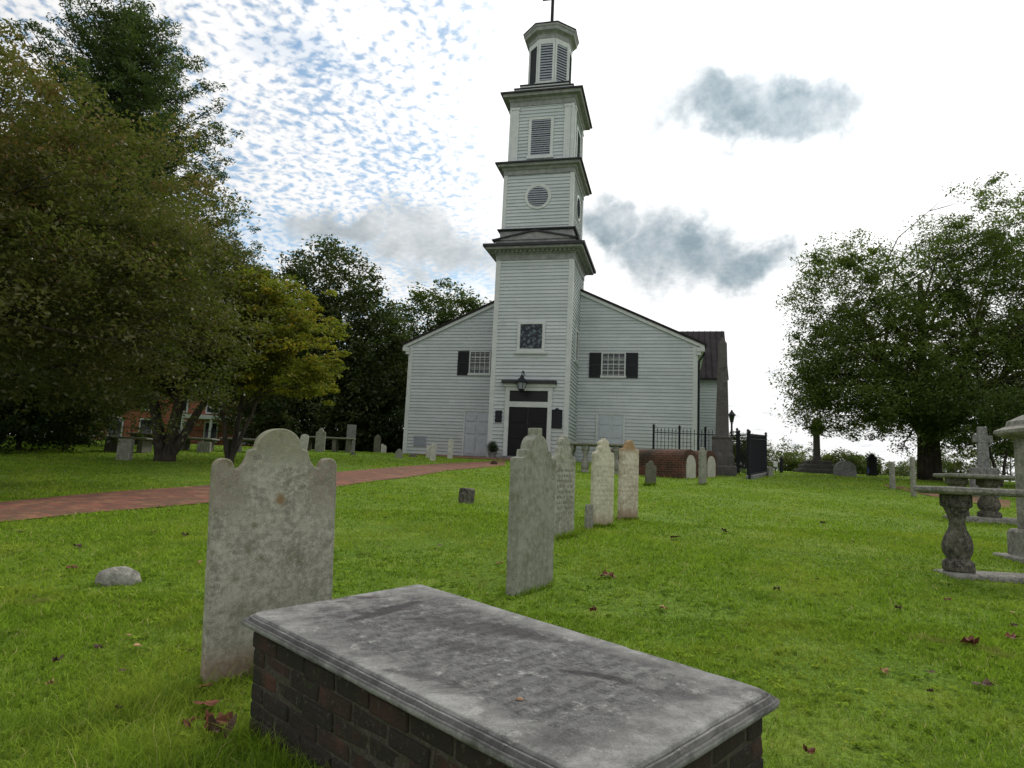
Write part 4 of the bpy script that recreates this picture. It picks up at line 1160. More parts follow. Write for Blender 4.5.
# ---------------------------------------------------------------- crosses, obelisk, posts
pD = on(985, 20.5); hD = 48 / F * 20.5
cr = empty('stone_cross', pD, rad(-25)); tag(cr, 'plain pale stone cross on a block base near the right edge', 'cross', 'stone cross monuments')
s_ = 20.5 / F
b = MB(); zt = pD.z * 0 + (EYE + ray(985, 427).z * 20.5) - pD.z; zb_ = (EYE + ray(985, 468).z * 20.5) - pD.z
b.rectstack(.10 + .05, .10, [(0, zb_ - .01), (-.03, zt)]); b.build('shaft', M['granite'], cr, bevel=.015)
b = MB(); za_ = zt - (zt - zb_) * .30
b.box(-.25, .25, -.085, .085, za_ - .10, za_ + .10); b.build('cross_arm', M['granite'], cr, bevel=.015)
b = MB(); b.rectstack(.34, .26, [(0, -.2), (0, zb_ - .005), (-.03, zb_ + .0)]); b.build('base_block', M['granite'], cr, bevel=.02)

pE = hit(817, 473); dE = pE.y; k = dE / F
cr = empty('stone_cross', pE, rad(-12)); tag(cr, 'tall dark stone cross on three steps left of the large right tree', 'cross', 'stone cross monuments')
for i, (hw, z0, z1) in enumerate(((19 * k, -.3, 3.5 * k), (15 * k, 3.5 * k, 8 * k), (11.5 * k, 8 * k, 12 * k))):
    b = MB(); b.rectstack(hw, hw, [(0, z0), (0, z1 - .03), (-.03, z1)]); b.build('step', M['granite_brown'], cr, bevel=.02)
b = MB(); b.rectstack(3.9 * k, 3.0 * k, [(0, 11.8 * k), (-.02, 15 * k), (-.9 * k, 17 * k), (-1.2 * k, 55 * k)]); b.build('shaft', M['granite_brown'], cr, bevel=.02)
b = MB(); b.box(-5.6 * k, 5.6 * k, -2.2 * k, 2.2 * k, 40 * k, 49 * k); b.box(-4.2 * k, 4.2 * k, -2.25 * k, 2.25 * k, 38.5 * k, 53 * k); b.build('cross_arm', M['granite'], cr, bevel=.03)

dO = 27.5
pO = on(722, dO); k = dO / F
zO = lambda py: EYE + ray(722, py).z * dO - pO.z
ob = empty('obelisk', pO, CYAW); tag(ob, 'tall brown granite obelisk standing inside the iron fence', 'obelisk')
b = MB(); b.rectstack(13 * k, 13 * k, [(0, -.4), (0, .32), (-.04, .36)]); b.build('base_slab', M['granite_brown'], ob, bevel=.02)
b = MB(); zp = zO(436.5); b.rectstack(9.6 * k, 9.6 * k, [(1.5 * k, .3), (1.2 * k, .75), (.2 * k, .85), (0, .9), (-.5 * k, zp - .12), (.2 * k, zp - .08), (.2 * k, zp - .02), (-1 * k, zp)]); b.build('pedestal', M['granite_brown'], ob, bevel=.015)
b = MB(); za_, zc_ = zO(344), zO(337.5); b.loops([[(sx * q, sy * q, z) for sx, sy in ((-1, -1), (1, -1), (1, 1), (-1, 1))] for q, z in ((6.2 * k, zp - .01), (4.0 * k, za_), (.4 * k, zc_))]); b.build('shaft', M['granite_brown'], ob, bevel=.01)

# street lamp just behind the obelisk
dL = 33.0; pL = on(731.6, dL); zl = lambda py: EYE + ray(732, py).z * dL - pL.z
lp = empty('street_lamp', pL, .3); tag(lp, 'black post lamp with glass lantern just right of the obelisk', 'street lamp')
b = MB(); b.lathe([(.11, -.2), (.11, .25), (.06, .4), (.045, zl(424)), (.06, zl(423.5)), (.03, zl(422))], n=10); b.build('post', M['iron'], lp)
b = MB(); b.lathe([(.09, zl(421.5)), (.16, zl(415.5))], n=6); b.build('lamp_glass', M['glass'], lp)
b = MB(); b.lathe([(.22, zl(415.4)), (.20, zl(414.8)), (.07, zl(411.8)), (.03, zl(410))], n=6); b.lathe([(.10, zl(422.3)), (.10, zl(421.6))], n=6); b.build('lamp_hood', M['iron'], lp)

for (px, py, hp, lab) in ((892.8, 489, 27, 'slim grey stone post by the right brick path, the farther and shorter'), (913.8, 496.5, 39, 'slim grey stone post by the right brick path, the nearer and taller')):
    p = hit(px, py); k = p.y / F
    b = MB(); b.rectstack(1.9 * k, 1.9 * k, [(0, -.2), (0, (hp - 1.5) * k), (-.8 * k, hp * k)]); o = b.build('stone_post', M['head_mid'], bevel=.012); o.location = p; o.rotation_euler = (0, rad(-1), .4)
    tag(o, lab, 'post', 'stone posts by the right path')
# right hand path scrap
a = [hit(885, 484.5), hit(905, 487.2), hit(940, 493), hit(1010, 501)]; b_ = [hit(885, 486.5), hit(905, 491), hit(932, 496.5), hit(1010, 509)]
SPA, SPB = sorted(a, key=lambda p: p.x), sorted(b_, key=lambda p: p.x)
strip('side_path', a, b_, M['path_brick'], 'narrow strip of red brick path behind the right table tombs', 'path')

# ---------------------------------------------------------------- iron fence round the obelisk plot
def post_mb(h, r=.045):
    b = MB(); b.lathe([(r, -.2), (r, h * .90), (r * 1.5, h * .905), (r * 1.5, h * .92), (r * .7, h * .93), (r * 1.35, h * .955), (r * 1.2, h * .97), (.01, h)], n=10); return b
def fence_run(label, pts, h, step=.16, thick=.012):
    r = empty('iron_fence', Vector((0, 0, 0))); tag(r, label, 'fence', 'iron fences round the obelisk plot')
    rail = MB(); pk = MB()
    for p in pts:
        o = post_mb(h).build('post', M['iron'], r); o.location = (p.x, p.y, gz(p.x, p.y))
    for a, b_ in zip(pts, pts[1:]):
        A, B = Vector((a.x, a.y, gz(a.x, a.y))), Vector((b_.x, b_.y, gz(b_.x, b_.y)))
        for zz_ in (.18, h * .82): rail.tube([A + Vector((0, 0, zz_)), B + Vector((0, 0, zz_))], [.02, .02], 5)
        n = max(2, int((B - A).length / step))
        for i in range(1, n):
            q = A.lerp(B, i / n); pk.tube([q + Vector((0, 0, .10)), q + Vector((0, 0, h * .86)), q + Vector((0, 0, h * .87)), q + Vector((0, 0, h * .93))], [thick, thick, thick * 1.9, .002], 5)
    rail.build('rail', M['iron'], r); pk.build('pickets', M['iron'], r)
    return r
Fp = [on(x, d) for x, d in ((653, 28.2), (679, 28.6), (705, 29.0), (737, 29.4))]
fence_run('iron picket fence with ball-topped posts in front of the church right corner', Fp, 1.95)
Gp = [on(749.5, 25.2), on(766, 28.6)]
fence_run('closely spaced dark iron fence panel right of the obelisk', Gp, 1.80, step=.105, thick=.016)
fence_run('iron picket fence running from behind the obelisk to the close-spaced panel', [on(739, 29.0), on(748, 25.8)], 1.85, step=.34)
b = MB(); A, B = Gp; dv = (B - A).normalized(); nr = Vector((-dv.y, dv.x, 0)) * .12
b.add([A - nr + Vector((0, 0, -.2)), A + nr + Vector((0, 0, -.2)), B + nr + Vector((0, 0, -.2)), B - nr + Vector((0, 0, -.2)), A - nr + Vector((0, 0, .14)), A + nr + Vector((0, 0, .14)), B + nr + Vector((0, 0, .14)), B - nr + Vector((0, 0, .14))], [(3, 2, 1, 0), (4, 5, 6, 7), (0, 1, 5, 4), (1, 2, 6, 5), (2, 3, 7, 6), (3, 0, 4, 7)])
o = b.build('kerb_block', M['granite'], bevel=.02); tag(o, 'low granite kerb under the close-spaced iron fence panel', 'kerb')
# little sign and post by the scrub
p = on(775.5, 31); k = 31 / F
sg = empty('small_sign', p, -.1); tag(sg, 'tiny white sign on a thin stake at the lawn edge', 'sign')
b = MB(); b.box(-.012, .012, .0, .02, -.2, 10 * k); b.build('stake', M['iron'], sg); b = MB(); b.box(-2 * k, 2 * k, -.012, -.002, 6.5 * k, 11 * k); b.build('sign_board', M['trim'], sg, bevel=.003)
p = on(781.5, 32); b = MB(); b.lathe([(.08, -.1), (.08, .5), (.05, .56), (.10, .62), (.02, .72)], n=10); o = b.build('iron_bollard', M['iron']); o.location = p; tag(o, 'short dark iron bollard beside the tiny white sign', 'bollard')
p = on(867.5, 32.5); b = MB(); b.add([(0, 0, .15), (.07, .02, .12), (.09, -.02, .3), (.06, .04, .42), (.02, 0, .4)], [(0, 1, 2, 3, 4)]); b.add([(0, .02, .15), (.07, .04, .12), (.09, .0, .3), (.06, .06, .42), (.02, .02, .4)], [(4, 3, 2, 1, 0)])
M['blue'] = simple('blue_cloth', (.10, .14, .45), .8); o = b.build('blue_flag', M['blue']); o.location = p; tag(o, 'small blue cloth leaning on the dark polished headstone', 'flag')

# ---------------------------------------------------------------- vegetation
def leaf_cloud(centres, radii, per, size, flat=.7, tint_c=None, asp=.5, droop=0.0, tvar=.22, up=.8):
    """small folded leaves scattered round clump centres; returns verts (4 per leaf), tint"""
    C = np.asarray(centres, float); nC = len(C)
    idx = np.repeat(np.arange(nC), per); n = len(idx)
    R = np.asarray(radii, float)[idx]
    off = RNG.normal(size=(n, 3)); off /= np.linalg.norm(off, axis=1)[:, None]
    off *= (RNG.random(n) ** .45)[:, None]; off[:, 2] *= flat
    P = C[idx] + off * R[:, None]
    nrm = RNG.normal(size=(n, 3)); nrm[:, 2] += up * 2; nrm /= np.linalg.norm(nrm, axis=1)[:, None]
    a = RNG.normal(size=(n, 3)); a[:, 2] -= droop; a -= (a * nrm).sum(1)[:, None] * nrm; a /= np.linalg.norm(a, axis=1)[:, None]
    b = np.cross(nrm, a); s = size * RNG.uniform(.65, 1.35, n)
    L = a * s[:, None]; Wd = b * (s * asp)[:, None]; up_ = nrm * (s * .12)[:, None]
    V = np.stack([P - L * .5, P + Wd * .5 + up_ - L * .05, P + L * .5, P - Wd * .5 + up_ - L * .05], 1).reshape(-1, 3)
    if tint_c is None: tint_c = RNG.random(nC)
    T = np.clip(np.asarray(tint_c)[idx] * .8 + .08 + RNG.normal(size=n) * tvar * .6, 0, 1)
    return V, np.repeat(T, 4)

def clumps_in(ells, n, shell=.55, seed=0, zmin=None):
    """clump centres inside ellipsoids (cx,cy,cz,rx,ry,rz), biased to the outside"""
    rg = np.random.default_rng(seed); vol = np.array([e[3] * e[4] * e[5] for e in ells]) ** .75; vol /= vol.sum()
    k = rg.choice(len(ells), n, p=vol); E_ = np.array(ells)[k]
    d = rg.normal(size=(n, 3)); d /= np.linalg.norm(d, axis=1)[:, None]
    r = shell + (1 - shell) * rg.random(n) ** .6
    inner = rg.random(n) < .2; r[inner] = rg.random(inner.sum()) * shell
    r *= rg.uniform(.88, 1.08, n)
    P = E_[:, :3] + d * E_[:, 3:] * r[:, None]
    if zmin is not None: P = P[P[:, 2] > zmin]
    return P

def tree(name, label, base, trunk_r, stems, ells, n_cl, per, leaf, cl_r, lmat, seed, bark='bark', flat=.7, fork=.3, branches=26, zmin=None, group=None, asp=.5, cat='tree', tint=None, tvar=.22, cl_jit=.4, shell=.55, fz=.15):
    rg = random.Random(seed)
    root = empty(name, base); tag(root, label, cat, group)
    P = clumps_in(ells, n_cl, shell, seed, zmin)
    g = np.random.default_rng(seed)
    top = max(e[2] + e[5] for e in ells)
    tr = MB(); tops = []
    for (sx, sy, sh, sr) in stems:       # each stem leans to (sx,sy) at height sh
        q_ = trunk_r * .35 * (Vector((sx, sy, 0)).normalized() if sx or sy else Vector((0, 0, 0)))
        pts = [q_ + Vector((0, 0, -.3)), q_ + Vector((0, 0, fz))]
        k = 5
        for i in range(1, k + 1):
            f_ = i / k; pts.append(q_ + Vector((sx * f_ ** .9 + rg.uniform(-.1, .1) * sh * .12, sy * f_ ** .9 + rg.uniform(-.1, .1) * sh * .12, fz + (sh - fz) * f_)))
        rad_ = [sr * 1.45, sr * 1.12] + [sr * (1 - .62 * i / k) for i in range(1, k + 1)]
        tr.tube(pts, rad_, 10); tops.append((pts, rad_))
    tr.build('trunk', M[bark], root, smooth=True)
    br = MB(); sel = g.permutation(len(P))[:branches]
    for j in sel:
        tgt = Vector(P[j]); pts, rd = rg.choice(tops); zt = tgt.z
        i = min(range(2, len(pts)), key=lambda q: abs(pts[q].z - zt * rg.uniform(.45, .8)))
        s0 = pts[i]; r0 = rd[i] * .5; mid = s0.lerp(tgt, .5) + Vector((rg.uniform(-.1, .1), rg.uniform(-.1, .1), .12)) * (tgt - s0).length
        q1 = s0.lerp(mid, .5) + Vector((0, 0, .03)); q3 = mid.lerp(tgt, .55)
        br.tube([s0, q1, mid, q3, tgt], [r0, r0 * .75, r0 * .5, r0 * .3, r0 * .1], 5)
        for _ in range(3):
            jj = np.argsort(((P - np.array(tgt)) ** 2).sum(1))[rg.randrange(1, min(9, len(P)))]
            e_ = Vector(P[jj]); m_ = q3.lerp(e_, .5) + Vector((0, 0, .05)); br.tube([q3, m_, e_], [r0 * .28, r0 * .16, .006], 4)
    if sel.size: br.build('branch', M[bark], root)
    rr = cl_r * (1 + cl_jit * (g.random(len(P)) * 2 - 1))
    tc = g.random(len(P)) * .75
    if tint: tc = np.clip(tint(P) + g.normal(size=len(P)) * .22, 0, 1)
    V, T = leaf_cloud(P, rr, per, leaf, flat, tc, asp, tvar=tvar)
    np_mesh('crown', V, None, 4, lmat, T, root)
    return root

# big bronze-green tree left, trunk outside the frame
b0 = Vector((-10.9, 11.2, 0)); b0.z = gz(b0.x, b0.y)
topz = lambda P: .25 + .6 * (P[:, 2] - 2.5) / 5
tree('broad_tree', 'massive bronze-green tree filling the left edge of the picture', b0, .22, ((.6, .3, 4.5, .16), (-1.2, .6, 4.2, .15), (.2, 1.2, 5, .15)),
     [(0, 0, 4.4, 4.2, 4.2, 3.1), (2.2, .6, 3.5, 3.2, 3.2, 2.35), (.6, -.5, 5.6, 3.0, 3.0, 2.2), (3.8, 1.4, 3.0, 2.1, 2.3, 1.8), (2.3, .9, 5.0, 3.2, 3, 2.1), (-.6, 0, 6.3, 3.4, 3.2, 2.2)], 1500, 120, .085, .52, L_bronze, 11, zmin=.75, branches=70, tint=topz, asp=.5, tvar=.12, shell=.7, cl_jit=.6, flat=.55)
# second bronze tree, multi-stemmed trunk in view
p = hit(165, 461)
tree('shade_tree', 'bronze-green tree with several dark stems rising from one base', p, .3, ((-.9, .2, 3.4, .20), (1.5, -.1, 3.0, .15), (.1, .5, 4.2, .20), (.7, -.5, 4.2, .13)),
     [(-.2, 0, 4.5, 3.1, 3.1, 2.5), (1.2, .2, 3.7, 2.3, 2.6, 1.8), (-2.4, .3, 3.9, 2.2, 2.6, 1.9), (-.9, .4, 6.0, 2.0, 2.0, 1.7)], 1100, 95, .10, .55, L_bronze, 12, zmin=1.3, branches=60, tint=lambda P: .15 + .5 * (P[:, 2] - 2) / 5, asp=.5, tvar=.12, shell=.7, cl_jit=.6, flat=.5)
# yellowing small tree
p = hit(229, 463.5)
tree('yellow_tree', 'small airy tree turning yellow, in front of the dark evergreen', p, .14, ((-.55, .1, 2.6, .075), (.75, 0, 2.4, .075), (.1, .3, 3.6, .085)),
     [(1.35, -.5, 3.5, 2.0, 1.7, 1.6), (.9, -.4, 4.8, 1.7, 1.4, 1.3), (.2, .1, 2.7, 1.6, 1.5, .9), (2.2, 0, 2.6, 1.05, 1.1, .8), (-.6, 0, 3.5, 1.1, 1.2, 1.0)], 380, 75, .115, .36, L_yellow, 13, zmin=1.35, branches=34, flat=.35, shell=.35, tvar=.4, cl_jit=.5)
# tall conifer behind
def conifer(name, label, base, H, R, seed, lmat, group=None):
    rg = np.random.default_rng(seed); root = empty(name, base); tag(root, label, 'tree', group)
    t_ = MB(); t_.tube([(0, 0, -.3), (0, 0, H * .5), (.1, .1, H * .97)], [.42, .25, .04], 9); t_.build('trunk', M['bark'], root, smooth=True)
    C = []; Rr = []; br = MB()
    n = 340
    for i in range(n):
        f_ = (i + .5) / n; z = 1.5 + (H - 1.7) * f_; a = i * 2.399 + rg.uniform(-.4, .4)
        Lb = R * ((1 - f_) ** .55) * rg.uniform(.5, 1.2) + .35
        rise = .30 + .35 * f_; k = max(4, int(Lb / .26)); pts = []
        for j in range(k + 1):
            s_ = j / k; pts.append(Vector((cos(a) * Lb * s_, sin(a) * Lb * s_, z + Lb * (rise * s_ * s_ + .06 * s_ - .10 * s_))))
        br.tube(pts[::max(1, k // 4)], list(np.linspace(.05, .01, len(pts[::max(1, k // 4)]))), 4)
        for j in range(1, k + 1):
            s_ = j / k
            if s_ < .12: continue
            w = .40 * (1 - .35 * s_) + .10
            C.append(pts[j] + Vector((rg.normal() * .14, rg.normal() * .14, rg.normal() * .08))); Rr.append(w)
    br.build('branch', M['bark'], root)
    V, T = leaf_cloud(C, Rr, 52, .16, .5, rg.random(len(C)) * .8, .34, tvar=.2, up=.9)
    np_mesh('crown', V, None, 4, lmat, T, root); return root
conifer('conifer', 'tall loose dark conifer rising above the left trees', on(76, 28), 18.8, 6.7, 21, L_conifer)
# dark evergreen (magnolia-like) left of the church
p = on(312, 47)
tree('evergreen_tree', 'dense dark evergreen with rounded top left of the church', p, .4, ((0, 0, 6, .35),),
     [(.2, 0, 10.3, 3.9, 3.4, 4.9), (-2.6, 0, 6.2, 4.0, 3.4, 5.4), (2.6, 0, 6.0, 4.0, 3.4, 5.6), (-.2, 0, 3.0, 6.0, 4, 3.6), (4.6, .4, 4.2, 3.2, 3, 4.8)], 1400, 55, .27, .8, L_dark, 31, branches=12, zmin=-.5)
p = on(258, 50)
tree('evergreen_tree', 'lighter green tree top just left of the dense dark evergreen', p, .35, ((0, 0, 7, .3),), [(0, 0, 8.5, 3.4, 3, 4.6), (-2, 0, 6, 3, 3, 4)], 420, 50, .24, .75, L_green, 32, branches=8, zmin=.5)
p = on(432, 66)
tree('evergreen_tree', 'broad dark tree behind the left slope of the church roof', p, .5, ((0, 0, 9, .4),),
     [(.5, 0, 13.2, 4.6, 4, 4.8), (-3.6, 0, 9.6, 4.0, 4, 5.6), (4.2, 0, 11.4, 4.0, 4, 4.4), (-1, 0, 5, 6.5, 4, 4.5)], 800, 52, .32, 1.0, L_green, 33, branches=14, zmin=.3)
# dark understorey at far left
for i, (px, d, w, h, sd_) in enumerate(((18, 22, 2.6, 2.6, 41), (40, 27, 2.4, 2.4, 42), (-60, 20, 3, 3, 43), (385, 46, 3.0, 3.4, 44))):
    p = on(px, d); lab = ('dark rounded shrub at the left edge of the lawn', 'dark shrub left of the leftmost table tomb', 'dark shrub standing beyond the left picture edge', 'dark hedge bush beside the left wall of the church')[i]
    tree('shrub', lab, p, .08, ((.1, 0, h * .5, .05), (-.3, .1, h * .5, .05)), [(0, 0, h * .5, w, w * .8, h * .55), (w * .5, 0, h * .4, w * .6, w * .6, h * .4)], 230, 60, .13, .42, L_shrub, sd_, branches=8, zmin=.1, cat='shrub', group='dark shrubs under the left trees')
for i, (px, d) in enumerate(((296, 50), (330, 51), (362, 50), (392, 49))):
    p = on(px, d); lab = ('dark low hedge clump behind the white flat-topped headstone', 'dark low hedge clump behind the long table tomb', 'dark low hedge clump behind the dark narrow headstone', 'dark low hedge clump at the left church corner')[i]
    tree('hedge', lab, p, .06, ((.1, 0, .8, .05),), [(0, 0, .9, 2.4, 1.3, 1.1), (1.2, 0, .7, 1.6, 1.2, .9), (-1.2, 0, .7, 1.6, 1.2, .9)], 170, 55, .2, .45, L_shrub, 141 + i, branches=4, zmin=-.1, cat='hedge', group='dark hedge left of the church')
# far left backdrop trees to close the view
for i, (px, d, sd_) in enumerate(((-40, 40, 51), (60, 52, 52), (180, 74, 53), (330, 62, 54))):
    p = on(px, d); lab = ('dark green tree behind the conifer at the far left', 'dark green tree behind the red brick house, left part', 'dark green tree behind the red brick house, right part', 'dark green tree beyond the dense evergreen')[i]
    tree('background_tree', lab, p, .4, ((0, 0, 6, .35),), [(0, 0, 8, 5.5, 5, 5.5), (-3, 0, 5.5, 4.5, 4, 4.6), (3.4, 0, 6, 4.5, 4, 4.4)], 520, 44, .34, 1.0, L_green if i % 2 else L_dark, sd_, branches=8, zmin=2.0, group='background trees on the left')

# large right tree
p = on(930, 31.0)
tree('shade_tree', 'large spreading tree with a thick dark trunk on the right', p, .5, ((-2.6, .3, 7.5, .25), (2.6, 0, 8.0, .26), (.3, .8, 9.5, .30), (5.2, .2, 6.5, .19)),
     [(-3.4, 0, 7.4, 3.0, 3.4, 3.6), (-4.3, 0, 4.6, 2.2, 3.0, 2.9), (-1.6, 0, 5.0, 4.2, 4, 3.4), (1.4, .2, 8.6, 3.8, 3.6, 3.6), (3.6, 0, 11.4, 3.4, 3.4, 2.9), (4.2, 0, 6.4, 3.8, 4, 4.0), (7.6, 0, 9.0, 3.4, 3.6, 4.6), (-3.4, 0, 9.8, 2.1, 2, 1.6), (1.0, -.5, 4.0, 4.5, 3.5, 2.4), (6.5, 0, 4.4, 3.4, 3.5, 2.6), (-2.8, -.8, 2.9, 3.2, 3, 1.8), (2.9, -1.2, 2.7, 3.4, 2.6, 1.6), (.2, -2.4, 3.0, 2.2, 1.4, 1.3), (6.8, -.6, 2.9, 3.0, 3, 1.7), (-5.4, 0, 3.7, 1.3, 2, 1.6)],
     2450, 92, .145, .68, L_right, 61, branches=110, zmin=1.0, asp=.42, shell=.5, flat=.6, fz=2.0, cl_jit=.65, tvar=.14)
p = on(1000, 27)
tree('small_tree', 'low light green tree behind the pale cross near the right edge', p, .15, ((-.4, 0, 2, .08), (.5, .1, 2, .07)), [(-.2, 0, 2.6, 2.2, 1.8, 1.5), (1.6, 0, 2.4, 1.8, 1.6, 1.5)], 260, 50, .12, .42, L_green, 62, branches=16, zmin=.7)
# scrub along the crest, right
scrub = [(772, 50, 2.6, 3.4, 0), (808, 56, 2.4, 3.0, 1), (842, 42, 1.7, 1.3, 2), (862, 45, 1.8, 1.4, 3), (800, 46, 2.2, 1.5, 4), (888, 48, 2.4, 1.3, 5), (748, 47, 2.2, 4.2, 6), (960, 44, 3.0, 2.2, 7), (1010, 42, 3.2, 3.2, 8), (925, 50, 3.0, 2.2, 9), (738, 44, 1.2, 3.2, 10)]
for (px, d, w, ht, i) in scrub:
    p = on(px, d); top_w = EYE + .0
    p.z = gz(p.x, p.y); h = max(.8, EYE + ray(px, {0: 438, 1: 444, 2: 452, 3: 455, 4: 452, 5: 462, 6: 436, 7: 448, 8: 430, 9: 456, 10: 432}[i]).z * d - p.z)
    wh = ('straw-green bush right of the iron fence', 'pale thin bush left of the stepped cross', 'brownish flowering bush right of the stepped cross', 'yellow-green bush beside the dark polished headstone', 'low bush behind the stepped cross steps', 'low bush under the right tree beside the stone posts', 'slim leafy tree behind the close-spaced fence panel', 'yellow-green bush behind the pale cross, left', 'yellow-green bush behind the pale cross, right', 'bush behind the large right trunk', 'narrow green bush between the obelisk and the fence panel')[i]
    tree('bush', wh, p, .06, ((.1, 0, h * .5, .04), (-.2, .1, h * .55, .04)), [(0, 0, h * .55, w * .7, w * .6, h * .5), (w * .5, 0, h * .45, w * .5, w * .5, h * .42), (-w * .5, 0, h * .42, w * .5, w * .5, h * .4)], 120, 40, .15, .38, L_scrub, 70 + i, branches=14, zmin=.2, cat='bush', group='bushes along the crest')

# far wooded horizon beyond the crest
V_, T_ = leaf_cloud([(x + RNG.uniform(-3, 3), 300 + RNG.uniform(-30, 30), gz(x, 300) + RNG.uniform(0, 7)) for x in np.linspace(-160, 340, 420)], [5.5] * 420, 40, 2.2, .8, None, .7)
fw = np_mesh('far_wood', V_, None, 4, L_green, T_); tag(fw, 'far-off band of woodland beyond the crest', 'woodland', kind='stuff')

# clipped bush in a pot beside the door
p = ch_world(-S1 - .12 + .15, -S1 - .35); x_, z_ = fpix(492, 455, -S1 - .35); p = ch_world(x_, -S1 - .35); p.z = gz(p.x, p.y)
r = empty('potted_shrub', p); tag(r, 'round dark clipped shrub in a low pot left of the black door', 'potted plant')
b = MB(); b.lathe([(.16, 0), (.2, .22), (.23, .24), (.23, .28), (.19, .28)], n=16); b.build('pot', M['granite'], r)
V_, T_ = leaf_cloud([tuple(Vector((RNG.normal(), RNG.normal(), RNG.normal())).normalized() * .22 + Vector((0, 0, .55))) for _ in range(40)], [.17] * 40, 60, .05, 1)
np_mesh('foliage', V_, None, 4, L_shrub, T_, r)

# ---------------------------------------------------------------- red brick house behind the left trees
pH = on(172, 62); HO = empty('brick_house', pH, rad(5)); tag(HO, 'red brick house with white trim behind the left trees', 'house')
b = MB(); b.box(-9.5, 8.5, 0, 9, -1, 5.6); b.build('wall', M['house_brick'], HO)
b = MB(); b.prism([(-9.8, 5.5), (8.8, 5.5), (8.8, 5.7), (-9.8, 5.7)], -.3, 9.3); b.add([(-9.8, -.3, 5.7), (8.8, -.3, 5.7), (8.8, 9.3, 5.7), (-9.8, 9.3, 5.7), (-6, 4.5, 8.6), (5, 4.5, 8.6)], [(0, 1, 5, 4), (1, 2, 5), (2, 3, 4, 5), (3, 0, 4)]); b.build('roof', M['roof'], HO)
for i, x in enumerate((-7.6, -5.0, -2.4, .4, 3.2, 6.2)):
    for zc in (1.7, 4.3):
        f = MB(); f.box(x - .62, x + .62, -.10, -.0, zc - .95, zc + .95); fo = f.build('window', M['trim'], HO)
        f = MB(); f.box(x - .48, x + .48, -.13, -.101, zc - .8, zc + .8); pf = f.build('pane', M['glass'], fo)
po = MB(); po.box(1.2, 6.4, -2.2, -.1, 2.75, 3.1); pr = po.build('porch_roof', M['trim'], HO)
for x in (1.4, 3.8, 6.2): q = MB(); q.lathe([(.14, -.5), (.12, 2.75)], n=10); q.v = [(a + x, b_ - 2.0, c_) for a, b_, c_ in q.v]; q.build('porch_column', M['trim'], HO)
fence_run('dark iron fence in front of the red brick house', [on(x, 50) for x in (90, 130, 170, 210, 250, 290)], 1.5, step=.3)

# ---------------------------------------------------------------- grass blades and fallen leaves
def blade_mat():
    mt = bpy.data.materials.new('grass_blades'); mt.use_nodes = True; t = NT(mt.node_tree); t.n.clear()
    at = t.node('ShaderNodeAttribute', attribute_name='tint'); f = E(t, at.outputs['Fac'])
    c = t.mix(t.ramp(f, 0, .8, smooth=False), (.058, .112, .012), (.295, .45, .044)); c = t.mix(t.ramp(f, .90, 1.0), c, (.50, .44, .20))
    co = t.node('ShaderNodeNewGeometry').outputs['Position']
    big = t.noise(co, .8, 4, .6); c = t.mix(t.ramp(big, .46, .66) * .40, c, (.40, .44, .07)); big2 = t.noise(co, 2.7, 5, .7); c = t.mix(t.ramp(big2, .50, .66) * .45, c, (.06, .13, .02)); c = t.mix(t.ramp(t.noise(co, 1.7, 6, .7), .60, .68) * .55, c, (.30, .24, .10))
    df = t.node('ShaderNodeBsdfDiffuse'); t.put(df.inputs[0], c); tr = t.node('ShaderNodeBsdfTranslucent'); t.put(tr.inputs[0], t.mix(.4, c, (.25, .4, .02)))
    m1 = t.node('ShaderNodeMixShader'); m1.inputs[0].default_value = .35; t.l.new(df.outputs[0], m1.inputs[1]); t.l.new(tr.outputs[0], m1.inputs[2])
    o = t.node('ShaderNodeOutputMaterial'); t.l.new(m1.outputs[0], o.inputs[0]); return mt
M['blade'] = blade_mat()
inv = Mt.inverted()
